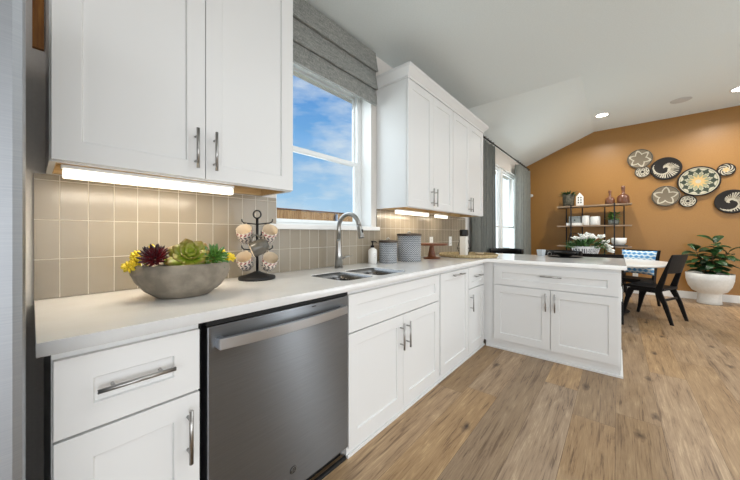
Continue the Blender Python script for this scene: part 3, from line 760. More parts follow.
for k in range(26):
    a = k*2.4; rr = .02+.025*(k % 5)/5
    leafbm(bm, (.03*math.cos(a), .02*math.sin(a), 0), (math.cos(a), math.sin(a)*.6, .8), (0, 0, 1), .055, .018, .006)
o = obj('greenery', bm, green, c, loc=(-.02, .06, .118))
yel = mat('yellow_bloom', srgb(236, 208, 52), .5)
for i, p in enumerate([(-.172, -.045, .134), (-.150, -.01, .170), (-.100, .03, .192), (-.150, -.035, .150), (.160, .0, .154), (.176, .01, .146), (.142, .01, .166)]):
    bm = new(); rnd = random.Random(i)
    for k in range(34):
        v = Vector((rnd.gauss(0, 1), rnd.gauss(0, 1), rnd.gauss(.4, .8))).normalized()
        leafbm(bm, v*.004, v, (v.y, -v.x+.1, .3), .021, .012, .007, nseg=3)
    add_tube(bm, [(0, 0, 0), (-p[0]*.25, -p[1]*.2, -.05)], [.003, .003], 6, mi=1)
    o = obj('bloom', bm, [yel, green], c, loc=p); o['label'] = 'yellow flower cluster'

# mug tree and mugs
MT = Vector((.832, -.150, .914))
c = thing('mug_tree', 'black iron mug tree stand on the worktop left of the window', 'mug stand', MT)
bm = new(); add_lathe(bm, [(0, 0), (.098, 0), (.100, .006), (.098, .016), (.07, .022), (.035, .034), (.014, .044), (0, .046)], 40); obj('base', bm, 'iron', c)
bm = new(); add_cyl(bm, (0, 0, .04), (0, 0, .345), .0075, n=14); obj('pole', bm, 'iron', c)
fr = Vector((math.sin(R(40.5)), -math.cos(R(40.5)), 0)); fw = Vector((-math.cos(R(62)), -math.sin(R(62)), 0))   # across / towards the room
bm = new(); add_tube(bm, [Vector((0, 0, .368))+.022*(math.cos(a*2*PI/24)*fr+math.sin(a*2*PI/24)*Vector((0, 0, 1))) for a in range(25)], .0042, 8, caps=False); obj('ring', bm, 'iron', c)
for z, dirs in ((.315, (fr, -fr)), (.245, ((fr*.3+fw).normalized(), -fw)), (.165, (fr, -fr))):
    for d in dirs:
        bm = new(); add_tube(bm, [Vector((0, 0, z-.004)), d*.03+Vector((0, 0, z)), d*.075+Vector((0, 0, z+.004)), d*.086+Vector((0, 0, z+.012)), d*.088+Vector((0, 0, z+.026))], .0036, 8); obj('hook', bm, 'iron', c)
def houndstooth():
    m = mat('patterned_mug_glaze', (.8, .75, .7), .3); nt = m.node_tree; L = nt.links.new
    tc = nt.nodes.new('ShaderNodeTexCoord'); sp = nt.nodes.new('ShaderNodeSeparateXYZ'); L(tc.outputs['Object'], sp.inputs[0])
    an = math_node(nt, 'MULTIPLY', math_node(nt, 'ARCTAN2', sp.outputs['Y'], sp.outputs['X']), 12/(2*PI)); zz = math_node(nt, 'DIVIDE', sp.outputs['Z'], .020)
    a = math_node(nt, 'FRACT', math_node(nt, 'ADD', an, math_node(nt, 'MULTIPLY', math_node(nt, 'PINGPONG', zz, 1), .6))); z2 = math_node(nt, 'FRACT', zz)
    s1 = math_node(nt, 'GREATER_THAN', a, .5); s2 = math_node(nt, 'GREATER_THAN', z2, .22)
    f = math_node(nt, 'MULTIPLY', s1, s2)
    row = math_node(nt, 'MODULO', math_node(nt, 'FLOOR', zz), 2)
    mc = nt.nodes.new('ShaderNodeMixRGB'); L(row, mc.inputs[0]); mc.inputs[1].default_value = (*srgb(50, 46, 58), 1); mc.inputs[2].default_value = (*srgb(150, 60, 66), 1)
    mx = nt.nodes.new('ShaderNodeMixRGB'); L(f, mx.inputs[0]); mx.inputs[1].default_value = (*srgb(232, 220, 208), 1); L(mc.outputs[0], mx.inputs[2]); L(mx.outputs[0], B(m).inputs['Base Color'])
    return m
M['mug'] = houndstooth(); M['mugin'] = M['cream']; M['mugrey'] = mat('grey_mug_glaze', srgb(92, 88, 80), .25)
def mug(loc, axis, side, m, label):
    """axis: from foot to mouth; side: towards the handle"""
    z = Vector(axis).normalized(); s = Vector(side); s = (s-z*s.dot(z)).normalized(); y = z.cross(s)
    mtx = Matrix(((s.x, y.x, z.x), (s.y, y.y, z.y), (s.z, y.z, z.z)))
    c = bpy.data.objects.new('mug', None); COL.objects.link(c); c.location = loc; c.rotation_euler = mtx.to_euler(); c.empty_display_size = .05
    tag(c, label, 'mug', 'mugs on the mug tree')
    bm = new(); add_lathe(bm, [(0, -.045), (.026, -.045), (.032, -.040), (.0415, -.01), (.0425, .044), (.041, .046)], 32); 
    fs = [f for f in bm.faces if len(f.verts) > 8 and f.calc_center_median().z > .04]; bmesh.ops.delete(bm, geom=fs, context='FACES_ONLY')
    obj('cup', bm, m, c)
    bm = new(); add_lathe(bm, [(.0408, .0462), (.0398, .045), (.0390, -.008), (.030, -.036), (0, -.038)], 32)
    fs = [f for f in bm.faces if len(f.verts) > 8]; bmesh.ops.delete(bm, geom=fs, context='FACES_ONLY')
    o = obj('lining', bm, 'mugin' if m != 'mugrey' else 'mugin', c); o['label'] = 'plain cream glazed inside'
    bm = new(); add_tube(bm, [(.040, 0, .030), (.058, 0, .030), (.068, 0, .015), (.068, 0, -.008), (.056, 0, -.022), (.038, 0, -.022)], .005, 10); obj('handle', bm, m if m == 'mugrey' else 'mugin', c)
camdir = Vector((-.50, -.87, 0))
def mugpos(side, z, out, fwd): return MT + fr*side + camdir*fwd + Vector((0, 0, z))
mug(mugpos(-.066, .250, 0, .026), camdir*.72+Vector((0, 0, .72))-fr*.12, Vector((0, 0, 1)), 'mug', 'patterned mug hanging upper left on the mug tree')
mug(mugpos(.066, .250, 0, .012), camdir*.70+Vector((0, 0, .72))+fr*.22, Vector((0, 0, 1)), 'mug', 'patterned mug hanging upper right on the mug tree')
mug(mugpos(.016, .186, 0, .085), -fr*.75-Vector((0, 0, .30))+camdir*.35, Vector((-.1, 0, 1)), 'mugrey', 'dark grey mug hanging across the middle of the mug tree')
mug(mugpos(-.066, .098, 0, .026), camdir*.72+Vector((0, 0, .72))-fr*.12, Vector((0, 0, 1)), 'mug', 'patterned mug hanging lower left on the mug tree')
mug(mugpos(.068, .094, 0, .012), camdir*.70+Vector((0, 0, .72))+fr*.22, Vector((0, 0, 1)), 'mug', 'patterned mug hanging lower right on the mug tree')

# soap bottle
c = thing('soap_dispenser', 'white soap bottle with black pump beside the sink', 'soap dispenser', (1.925, -.093, .914))
bm = new(); add_lathe(bm, [(0, 0), (.034, 0), (.038, .004), (.038, .112), (.032, .124), (.016, .132), (.014, .140), (0, .140)], 28); obj('bottle', bm, 'white', c)
bm = new(); add_cyl(bm, (0, 0, .139), (0, 0, .158), .0165, n=18); add_cyl(bm, (0, 0, .157), (0, 0, .186), .005, n=10); add_cyl(bm, (0, 0, .184), (0, 0, .197), .012, .01, n=14); add_tube(bm, [(0, 0, .190), (.018, -.022, .190), (.024, -.030, .182)], [.005, .0045, .004], 8); obj('pump', bm, 'black', c)
bm = new()
for k in range(3): add_tube(bm, [(-.012+.004*k, -.0385+.0003*abs(k-1), .085-.016*k), (.0, -.0395, .088-.016*k), (.012-.003*k, -.0385, .084-.016*k)], .0007, 5)
o = obj('label_print', bm, mat('grey_print', srgb(120, 120, 118), .6), c, rot=(0, 0, R(-20)))

# canisters
def canister_mat():
    m = mat('grey_white_chevron', (.5, .5, .5), .5); nt = m.node_tree; L = nt.links.new
    tc = nt.nodes.new('ShaderNodeTexCoord'); sp = nt.nodes.new('ShaderNodeSeparateXYZ'); L(tc.outputs['Object'], sp.inputs[0])
    an = math_node(nt, 'MULTIPLY', math_node(nt, 'ARCTAN2', sp.outputs['Y'], sp.outputs['X']), 30/(2*PI))
    z = math_node(nt, 'DIVIDE', sp.outputs['Z'], .020)
    f = math_node(nt, 'FRACT', math_node(nt, 'ADD', z, math_node(nt, 'MULTIPLY', math_node(nt, 'PINGPONG', an, .5), 1.6)))
    cn = nt.nodes.new('ShaderNodeMapRange'); cn.inputs[1].default_value = .45; cn.inputs[2].default_value = .55; L(f, cn.inputs[0])
    mx = nt.nodes.new('ShaderNodeMixRGB'); L(cn.outputs[0], mx.inputs[0]); mx.inputs[1].default_value = (*srgb(186, 189, 192), 1); mx.inputs[2].default_value = (*srgb(66, 72, 80), 1); L(mx.outputs[0], B(m).inputs['Base Color'])
    return m
M['canister'] = canister_mat(); M['lid'] = noisy(mat('weathered_metal_lid', srgb(92, 80, 70), .45, .4), 20, srgb(72, 62, 54))
def canister(loc, r, h, label):
    c = thing('canister', label, 'canister', loc)
    bm = new(); add_lathe(bm, [(0, 0), (r, 0), (r*1.005, .004), (r*1.005, h), (0, h)], 40); obj('body', bm, 'canister', c)
    bm = new(); add_lathe(bm, [(0, h+.001), (r*1.04, h+.001), (r*1.06, h+.004), (r*1.06, h+.016), (r*1.03, h+.021), (0, h+.023)], 40); l = obj('lid', bm, 'lid', c)
    bm = new(); add_tube(bm, [(-.020, 0, h+.020), (-.018, 0, h+.034), (0, 0, h+.041), (.018, 0, h+.034), (.020, 0, h+.020)], .006, 8); obj('knob', bm, 'nickel', l)
canister((2.075, -.150, .914), .080, .180, 'smaller grey chevron canister beside the soap bottle')
canister((2.365, -.185, .914), .112, .240, 'larger grey chevron canister left of the wooden cake stand')
# cake stand
c = thing('cake_stand', 'dark wooden pedestal cake stand on the worktop', 'cake stand', (2.72, -.235, .914))
walnut = noisy(mat('walnut_wood', srgb(122, 68, 34), .4), 10, srgb(92, 48, 24), stretch=(1, 8, 8))
bm = new(); add_lathe(bm, [(0, 0), (.085, 0), (.088, .006), (.084, .014), (.05, .018), (.04, .03), (.022, .13), (.03, .138), (0, .139)], 36); obj('pedestal', bm, walnut, c)
bm = new(); add_lathe(bm, [(0, .1392), (.158, .1392), (.165, .146), (.165, .156), (.160, .160), (0, .158)], 48); obj('plate', bm, walnut, c)
# outlets on the tile
def outlet(loc, rotz, label, cat='outlet', wd=.08, h=.125):
    c = thing('wall_outlet', label, cat, loc, rotz)
    bm = new(); add_box(bm, -wd/2, wd/2, -.006, 0, -h/2, h/2, .002); obj('plate', bm, 'plastic', c)
    for s in (-1, 1):
        bm = new(); add_box(bm, -.017, .017, -.0085, -.0061, s*.028-.017, s*.028+.017, .002); o = obj('socket', bm, 'white', c)
        bm = new()
        for q in (-.006, .006): add_box(bm, q-.001, q+.001, -.0089, -.0086, s*.028-.004, s*.028+.006)
        obj('slot', bm, 'dark', o)
outlet((3.12, -.0095, 1.075), 0, 'white outlet on the tile behind the cake stand, nearer the window')
outlet((3.64, -.0095, 1.075), 0, 'white outlet on the tile right of the cake stand, nearer the lantern')
# round tray with lantern and pillar
c = thing('round_tray', 'round tan wicker tray in the worktop corner', 'tray', (3.27, -.40, .914))
tan = weave_material('tan_wicker', srgb(150, 130, 92), srgb(204, 184, 142), 60, .7)
bm = new(); add_lathe(bm, [(0, 0), (.30, 0), (.318, .006), (.325, .030), (.318, .034), (.308, .028), (.302, .012), (0, .010)], 48); obj('tray', bm, tan, c)
c = thing('lantern', 'black metal lantern standing on the round tray', 'lantern', (3.40, -.300, .925))
bm = new()
for k in range(6):
    a = k*PI/3
    P = [(.045, 0.0), (.075, .075), (.04, .20), (.036, .225)]
    add_tube(bm, [(r_*math.cos(a), r_*math.sin(a), z) for r_, z in P], .004, 6)
for r_, z in ((.045, .004), (.075, .075), (.04, .20)):
    add_tube(bm, [(r_*math.cos(k*PI/3), r_*math.sin(k*PI/3), z) for k in range(7)], .004, 6)
obj('frame', bm, 'iron', c)
bm = new(); add_lathe(bm, [(0, 0), (.046, 0), (.046, .006), (0, .006)], 6, smooth=False); obj('base', bm, 'iron', c)
bm = new(); add_lathe(bm, [(0, .222), (.044, .222), (.050, .232), (.052, .290), (.044, .298), (0, .30)], 6, smooth=False); obj('cap', bm, 'iron', c)
c = thing('candle', 'white square pillar candle in front of the lantern', 'candle', (3.275, -.352, .925))
bm = new(); add_box(bm, -.036, .036, -.036, .036, 0, .218, .005); obj('wax', bm, 'white', c)
bm = new(); add_cyl(bm, (0, 0, .217), (0, 0, .227), .0016, n=8); obj('wick', bm, 'black', c)
c = tag(obj('dish', (lambda b: (add_lathe(b, [(0, 0), (.03, 0), (.05, .018), (.052, .024), (.047, .022), (.028, .006), (0, .006)], 28), b)[1])(new()), 'cream', loc=(3.45, -.47, .925)), 'small cream dish on the round tray', 'dish')

# items on the peninsula
c = thing('charger_plate', 'black charger plate on the peninsula worktop', 'plate', (3.86, -1.27, .914))
bm = new(); add_lathe(bm, [(0, 0), (.11, 0), (.165, .010), (.168, .014), (.16, .014), (.11, .005), (0, .005)], 40); obj('plate', bm, 'black', c)
c = thing('stacked_bowl', 'black bowl sitting on the charger plate', 'bowl', (3.86, -1.27, .920))
bm = new(); add_lathe(bm, [(0, 0), (.045, 0), (.05, .004), (.095, .032), (.105, .052), (.10, .053), (.088, .034), (.045, .01), (0, .01)], 36); obj('bowl', bm, 'black', c)
c = thing('cup', 'pale square cup on the peninsula near the curtain', 'cup', (3.90, -1.03, .914))
bm = new(); P = []
add_lathe(bm, [(0, 0), (.034, 0), (.038, .004), (.048, .074), (.044, .074), (.035, .010), (0, .008)], 4, smooth=False); obj('cup', bm, mat('pale_blue_glaze', srgb(206, 212, 218), .4), c, rot=(0, 0, R(20)))
c = thing('napkin_ring', 'silver napkin ring beside the pale cup', 'napkin ring', (3.91, -1.115, .914))
bm = new(); add_tube(bm, [(0, .022*math.cos(a*2*PI/24), .0255+.022*math.sin(a*2*PI/24)) for a in range(25)], .0035, 8, caps=False); obj('band', bm, 'chrome', c, rot=(0, 0, R(40)))

# ------------------------------------------------------------------ counter stools
def make_stool(loc, rotz, label):
    """local -y is the sitting side, back at +y"""
    c = thing('counter_stool', label, 'stool', loc, rotz, 'stools at the peninsula')
    bm = new(); add_box(bm, -.21, .21, -.20, .19, .62, .66, .012); obj('seat', bm, 'black', c)
    for sx in (-1, 1):
        for sy in (-1, 1):
            bm = new(); add_tube(bm, [(sx*.215, sy*.20, 0), (sx*.18, sy*.165, .625)], [.016, .02], 10); obj('leg', bm, 'black', c)
    bm = new()
    for s in (-1, 1): add_cyl(bm, (s*.204, -.19, .2), (s*.204, .19, .2), .009, n=10)
    add_cyl(bm, (-.204, -.19, .22), (.204, -.19, .22), .009, n=10); obj('stretcher', bm, 'black', c)
    bm = new(); rows = []
    for i in range(19):
        a = R(-20+220*i/18); rx, ry = .225, .215
        x, y = rx*math.cos(a), .0+ry*math.sin(a)
        nx_, ny_ = math.cos(a), math.sin(a); hh = .085 if 0 <= a <= PI else .07
        rows.append([bm.verts.new((x-nx_*.011, y-ny_*.011, .945-hh)), bm.verts.new((x+nx_*.011, y+ny_*.011, .945-hh)), bm.verts.new((x+nx_*.014, y+ny_*.014, .945)), bm.verts.new((x-nx_*.008, y-ny_*.008, .945))])
    for a, b_ in zip(rows, rows[1:]):
        for k in range(4): f = bm.faces.new((a[k], a[(k+1) % 4], b_[(k+1) % 4], b_[k])); f.smooth = True
    bm.faces.new(rows[0]); bm.faces.new(list(reversed(rows[-1])))
    obj('backrest', bm, 'black', c)
    for a in (R(-5), R(60), R(120), R(185)):
        bm = new(); add_tube(bm, [(.175*math.cos(a), .165*math.sin(a), .645), (.222*math.cos(a), .212*math.sin(a), .88)], .010, 8); obj('spindle', bm, 'black', c)
    return c
st = make_stool((4.72, -.42, 0), R(-90), 'black counter stool with curved back by the left curtain')
dup(st, (4.66, -1.13, 0), R(-90), 'black counter stool behind the charger plate on the peninsula')

# ------------------------------------------------------------------ dining table, chairs
TC = Vector((5.84, -1.55, 0))
c = thing('dining_table', 'round dining table with a glossy white top beside the peninsula', 'table', TC)
bm = new(); add_lathe(bm, [(0, .728), (.77, .728), (.792, .736), (.797, .748), (.788, .758), (0, .760)], 72); obj('tabletop', bm, mat('glossy_white_top', srgb(226, 224, 220), .30), c)
bm = new(); add_lathe(bm, [(0, .70), (.35, .70), (.35, .7275), (0, .7275)], 48); obj('apron', bm, 'black', c)
bm = new(); add_lathe(bm, [(0, 0), (.30, 0), (.31, .012), (.28, .03), (.09, .06), (.055, .12), (.05, .55), (.09, .6995), (0, .6995)], 40); obj('pedestal', bm, 'black', c)
def make_chair(loc, rotz, label):
    """faces local +y"""
    c = thing('dining_chair', label, 'chair', loc, rotz, 'black chairs at the dining table')
    bm = new(); rows = []
    for i in range(9):
        t = -1+2*i/8; row = []
        for j in range(7):
            s = j/6; y = -.20+.42*s; z = .452-.016*(1-t*t)*math.sin(PI*s)+.006*s
            row.append((t*(.205+.02*s), y, z))
        rows.append(row)
    top = [[bm.verts.new(p) for p in r] for r in rows]; bot = [[bm.verts.new((p[0], p[1], p[2]-.03)) for p in r] for r in rows]
    for i in range(8):
        for j in range(6):
            f = bm.faces.new((top[i][j], top[i+1][j], top[i+1][j+1], top[i][j+1])); f.smooth = True
            bm.faces.new((bot[i][j], bot[i][j+1], bot[i+1][j+1], bot[i+1][j]))
    for i in range(8):
        bm.faces.new((top[i][0], bot[i][0], bot[i+1][0], top[i+1][0])); bm.faces.new((top[i][6], top[i+1][6], bot[i+1][6], bot[i][6]))
    for j in range(6):
        bm.faces.new((top[0][j], top[0][j+1], bot[0][j+1], bot[0][j])); bm.faces.new((top[8][j], bot[8][j], bot[8][j+1], top[8][j+1]))
    obj('seat', bm, 'black', c)
    def plank(bm, pts, wx):
        rows = []
        for (x, y, z, d) in pts:
            rows.append([bm.verts.new((x-wx, y-d, z)), bm.verts.new((x+wx, y-d, z)), bm.verts.new((x+wx, y+d, z)), bm.verts.new((x-wx, y+d, z))])
        for a, b_ in zip(rows, rows[1:]):
            for k in range(4): bm.faces.new((a[k], a[(k+1) % 4], b_[(k+1) % 4], b_[k]))
        bm.faces.new(rows[0]); bm.faces.new(list(reversed(rows[-1])))
    for s in (-1, 1):
        bm = new(); plank(bm, [(s*.218, -.285, 0, .017), (s*.214, -.215, .25, .026), (s*.210, -.150, .40, .036), (s*.21, -.160, .46, .034), (s*.205, -.215, .66, .024), (s*.20, -.290, .90, .014)], .014); obj('leg', bm, 'black', c, bevel=.004)
        bm = new(); plank(bm, [(s*.218, .235, 0, .016), (s*.214, .185, .25, .026), (s*.210, .140, .40, .036), (s*.21, .135, .42, .036)], .014); obj('leg', bm, 'black', c, bevel=.004)
    bm = new()
    for s in (-1, 1): add_box(bm, s*.210-.011, s*.210+.011, -.15, .15, .385, .425, .003)
    add_box(bm, -.20, .20, .13, .15, .385, .422, .003); add_box(bm, -.20, .20, -.205, -.185, .285, .31, .003)
    obj('seat_frame', bm, 'black', c)
    bm = new(); rows = []
    for i in range(13):
        t = -1+2*i/12; cv = -.035*(1-t*t)
        rows.append([bm.verts.new((t*.232, y+cv+(.028 if fz else 0), z)) for (y, z, fz) in ((-.236, .655, 0), (-.300, .905, 0), (-.288, .905, 0), (-.222, .655, 0))])
    for a, b_ in zip(rows, rows[1:]):
        for k in range(4): f = bm.faces.new((a[k], a[(k+1) % 4], b_[(k+1) % 4], b_[k]))
    bm.faces.new(rows[0]); bm.faces.new(list(reversed(rows[-1])))
    obj('backrest', bm, 'black', c, bevel=.003)
    return c
ch = make_chair((5.635, -2.075, 0), R(-24), 'black dining chair with its back to the room, nearest the white planter')
dup(ch, (5.255, -1.546, 0), R(-90), 'black dining chair with only its top rail showing over the peninsula')
dup(ch, (6.47, -1.90, 0), R(60), 'black dining chair beyond the table with a blue cushion on its back')
# blue cushion draped against the far chair's back
def cushion_mat():
    m = mat('blue_ikat_fabric', (.5, .6, .8), .9); nt = m.node_tree; L = nt.links.new
    tc = nt.nodes.new('ShaderNodeTexCoord'); sp = nt.nodes.new('ShaderNodeSeparateXYZ'); L(tc.outputs['Object'], sp.inputs[0])
    nz = nt.nodes.new('ShaderNodeTexNoise'); nz.inputs['Scale'].default_value = 25; L(tc.outputs['Object'], nz.inputs['Vector'])
    x = math_node(nt, 'DIVIDE', sp.outputs['X'], .075); z = math_node(nt, 'DIVIDE', sp.outputs['Z'], .055)
    row = math_node(nt, 'FLOOR', z)
    fx = math_node(nt, 'PINGPONG', math_node(nt, 'ADD', x, math_node(nt, 'MULTIPLY', row, .5)), .5); fz = math_node(nt, 'PINGPONG', z, .5)
    d = math_node(nt, 'ADD', math_node(nt, 'ADD', fx, fz), math_node(nt, 'MULTIPLY', math_node(nt, 'SUBTRACT', nz.outputs['Fac'], .5), .35))
    rp = nt.nodes.new('ShaderNodeValToRGB'); e = rp.color_ramp.elements
    e[0].position = .30; e[0].color = (*srgb(232, 236, 238), 1); e[1].position = .72; e[1].color = (*srgb(84, 144, 200), 1)
    k = e.new(.45); k.color = (*srgb(158, 200, 228), 1)
    L(d, rp.inputs[0]); L(rp.outputs[0], B(m).inputs['Base Color']); return m
bm = new(); n = 14; g = []
for side in (-1, 1):
    gg = []
    for i in range(n+1):
        r_ = []
        for j in range(n+1):
            u_, v_ = -1+2*i/n, -1+2*j/n
            th = .050*(max(0, 1-u_**4)*max(0, 1-v_**4))**.5
            pin = 1-.06*(1-abs(u_)**2)*abs(v_)**6
            r_.append(bm.verts.new((u_*.245*(1-.05*(1-v_*v_)*u_*u_), side*th, v_*.20*pin)))
        gg.append(r_)
    g.append(gg)
for s, gg in enumerate(g):
    for i in range(n):
        for j in range(n):
            f = bm.faces.new((gg[i][j], gg[i+1][j], gg[i+1][j+1], gg[i][j+1])); f.smooth = True
bmesh.ops.remove_doubles(bm, verts=bm.verts, dist=.0005)
f_ = Vector((-math.sin(R(60)), math.cos(R(60)), 0)); p_ = Vector((6.47, -1.90, 0))-f_*.135+Vector((0, 0, .705))
o = obj('cushion', bm, cushion_mat(), loc=p_, rot=(R(12), 0, R(60))); tag(o, 'blue and white patterned cushion leaning on the far dining chair', 'cushion')

# table centrepiece
c = thing('flower_planter', 'white flowers in a striped oval planter on the dining table', 'flowers', (5.755, -1.33, .7605), R(-49))
def stripe_mat():
    m = mat('striped_planter_glaze', (.8, .8, .8), .4); nt = m.node_tree; L = nt.links.new
    tc = nt.nodes.new('ShaderNodeTexCoord'); sp = nt.nodes.new('ShaderNodeSeparateXYZ'); L(tc.outputs['Object'], sp.inputs[0])
    nz = nt.nodes.new('ShaderNodeTexNoise'); nz.inputs['Scale'].default_value = 50; L(tc.outputs['Object'], nz.inputs['Vector'])
    an = math_node(nt, 'ADD', math_node(nt, 'MULTIPLY', math_node(nt, 'ARCTAN2', sp.outputs['Y'], sp.outputs['X']), 34/(2*PI)), math_node(nt, 'MULTIPLY', nz.outputs['Fac'], .9))
    f = math_node(nt, 'GREATER_THAN', math_node(nt, 'FRACT', an), .5); zt = math_node(nt, 'LESS_THAN', sp.outputs['Z'], .180)
    mx = nt.nodes.new('ShaderNodeMixRGB'); L(math_node(nt, 'MULTIPLY', f, zt), mx.inputs[0]); mx.inputs[1].default_value = (*srgb(222, 222, 224), 1); mx.inputs[2].default_value = (*srgb(60, 62, 72), 1); L(mx.outputs[0], B(m).inputs['Base Color']); return m
bm = new(); add_lathe(bm, [(0, 0), (.13, 0), (.15, .01), (.215, .185), (.218, .215), (.208, .215), (.195, .18), (0, .17)], 48, sy=.55); obj('pot', bm, stripe_mat(), c)
leafm = noisy(mat('dark_green_leaf', srgb(40, 84, 34), .45), 14, srgb(70, 118, 48)); petal = mat('white_petal', srgb(244, 244, 238), .6)
bm = new(); rnd = random.Random(3)
for k in range(130):
    a = rnd.uniform(0, 2*PI); rr = rnd.uniform(0, 1)**.6; p = Vector((.24*rr*math.cos(a), .13*rr*math.sin(a), .185+rnd.uniform(0, .10)))
    dv = Vector((math.cos(a), math.sin(a)*.7, rnd.uniform(-.2, 1)))
    leafbm(bm, p, dv, (rnd.uniform(-.3, .3), rnd.uniform(-.3, .3), 1), rnd.uniform(.08, .15), .045, .003, cup=-.1, nseg=4)
obj('foliage', bm, leafm, c)
for k in range(11):
    a = k*2.399; rr = (k/11)**.5; bm = new()
    if k > 7: p = (.275+.02*(k-8), -.06, .255-.06*(k-8))
    else: p = (.32*rr*math.cos(a), .13*rr*math.sin(a)-.03, .360-.08*rr*rr+.025*math.sin(k*3))
    for q in range(10):
        b_ = q*2*PI/5+(.6 if q > 4 else 0); el = .35 if q < 5 else .9
        leafbm(bm, (0, 0, 0), (math.cos(b_), math.sin(b_), el), (-math.cos(b_)*el, -math.sin(b_)*el, 1),   .085 if q < 5 else .062, .068, .003, cup=.2, nseg=4)
    add_tube(bm, [(0, 0, 0), (-p[0]*.15, -p[1]*.15, -.09)], [.003, .003], 5, mi=1)
    obj('flower', bm, [petal, leafm], c, loc=p, rot=(rnd.uniform(-.5, .5)+.4, rnd.uniform(-.5, .5), 0))

# ------------------------------------------------------------------ etagere shelf unit on the orange wall
c = thing('etagere_shelf', 'black metal and wood open shelf unit against the orange wall', 'shelf unit', (7.52, -1.325, 0))
shw = noisy(mat('grey_brown_shelf_wood', srgb(164, 142, 118), .6), 6, srgb(132, 110, 90), stretch=(8, 1, 8))
SZ = [.49, .905, 1.325, 1.735]
for z in SZ:
    bm = new(); add_box(bm, -.175, .175, -.60, .60, z, z+.026, .002); obj('shelf', bm, shw, c)
for x, ys in ((-.186, (.35, -.345)), (.186, (.47, .185, -.19, -.49))):
    for y in ys:
        bm = new(); add_box(bm, x-.011, x+.011, y-.011, y+.011, 0, 1.775 if x < 0 else 1.735, .002); obj('post', bm, 'iron', c)
bm = new()
for z in SZ:
    for y in (.35, -.345): add_box(bm, -.186, .186, y-.006, y+.006, z-.013, z-.001)
obj('bracket', bm, 'iron', c)
def on(z): return SZ[z]+.0265
# top shelf
c = thing('potted_fern', 'green fern in a dark woven pot on the top shelf', 'potted plant', (7.50, -.915, on(3)))
bm = new(); add_lathe(bm, [(0, 0), (.085, 0), (.095, .006), (.108, .15), (.112, .255), (.104, .26), (.10, .24), (0, .23)], 28); obj('pot', bm, noisy(mat('dark_basket_pot', srgb(62, 60, 52), .9), 40, srgb(112, 108, 92), bump=.6, dist=.01), c)
bm = new(); rnd = random.Random(11)
for k in range(70):
    a = rnd.uniform(0, 2*PI); el = rnd.uniform(.2, 1.6); leafbm(bm, (.04*math.cos(a), .04*math.sin(a), .225), (math.cos(a), math.sin(a), el), (0, 0, 1), rnd.uniform(.10, .175), .026, .003, cup=-.25, nseg=4)
obj('foliage', bm, mat('fern_green', srgb(50, 84, 38), .6), c)
c = thing('house_ornament', 'white ceramic house ornament on the top shelf', 'ornament', (7.47, -1.115, on(3)))
bm = new(); add_poly(bm, [(-.062, 0), (.062, 0), (.062, .19), (0, .275), (-.062, .19)], -.04, .04, axis='X'); obj('house', bm, 'white', c, bevel=.002)
for r_ in range(3):
    for q in (-1, 1):
        bm = new(); add_box(bm, -.0412, -.0402, q*.022-.010, q*.022+.010, .055+.05*r_, .085+.05*r_); obj('window', bm, 'dark', c)
vasem = noisy(mat('copper_brown_glaze', srgb(116, 74, 52), .3), 12, srgb(88, 54, 40))
def vase(y, s, label):
    c = thing('vase', label, 'vase', (7.50, y, on(3)), 0, 'brown bottle vases'); 
    bm = new(); add_lathe(bm, [(r_*s, z*s) for r_, z in [(0, 0), (.085, 0), (.095, .01), (.096, .10), (.085, .15), (.05, .185), (.028, .20), (.024, .27), (.03, .30), (.032, .345), (.026, .348), (.022, .30), (0, .29)]], 32); obj('body', bm, vasem, c)
vase(-1.600, .80, 'smaller brown bottle vase on the top shelf'); vase(-1.800, 1.0, 'taller brown bottle vase at the right end of the top shelf')
# middle shelf
c = thing('storage_box', 'small grey box on the middle shelf', 'box', (7.50, -1.03, on(2)+.0535))
bm = new(); add_box(bm, -.08, .08, -.10, .10, 0, .115, .004); obj('body', bm, mat('grey_box_linen', srgb(128, 134, 134), .8), c)
bm = new(); add_box(bm, -.084, .084, -.104, .104, .1155, .140, .004); obj('lid', bm, mat('grey_box_lid', srgb(142, 148, 148), .8), c)
bm = new(); add_cyl(bm, (-.081, 0, .06), (-.092, 0, .06), .012, n=14); obj('knob', bm, 'dark', c)
tag(obj('book', (lambda b: (add_box(b, -.11, .11, -.13, .13, 0, .053, .003), b)[1])(new()), 'white', loc=(7.47, -1.02, on(2))), 'thick white book under the grey box', 'book')
def jar(y, r_, h, label):
    c = thing('jar', label, 'jar', (7.48, y, on(2)), 0, 'white jars on the middle shelf')
    bm = new(); add_lathe(bm, [(0, 0), (r_*.9, 0), (r_, .012), (r_, h-.012), (r_*.94, h), (r_*.86, h), (r_*.86, h-.02), (0, h-.025)], 32); obj('body', bm, 'white', c)
    bm = new(); add_lathe(bm, [(0, h-.020), (r_*.84, h-.020), (r_*.84, h-.006), (0, h-.001)], 28); obj('lid', bm, 'plaster', c)
jar(-1.215, .070, .200, 'taller narrow white jar on the middle shelf'); jar(-1.370, .082, .178, 'shorter wide white jar on the middle shelf')
c = thing('potted_plant', 'leafy green plant in a glass pot on the middle shelf', 'potted plant', (7.50, -1.655, on(2)))
bm = new(); add_lathe(bm, [(0, 0), (.07, 0), (.085, .01), (.088, .10), (.080, .105), (.076, .085), (0, .08)], 28); obj('pot', bm, mat('smoky_glass_pot', srgb(120, 128, 124), .15, 0, Transmission_Weight=.4), c)
bm = new(); rnd = random.Random(5)
for k in range(90):
    a = rnd.uniform(0, 2*PI); p = Vector((.06*math.cos(a)*rnd.random(), .08*math.sin(a)*rnd.random(), .08+.15*rnd.random())); leafbm(bm, p, (math.cos(a)*.7, math.sin(a), rnd.uniform(-.4, .9)), (0, 0, 1), rnd.uniform(.05, .085), .040, .003, cup=-.15, nseg=4)
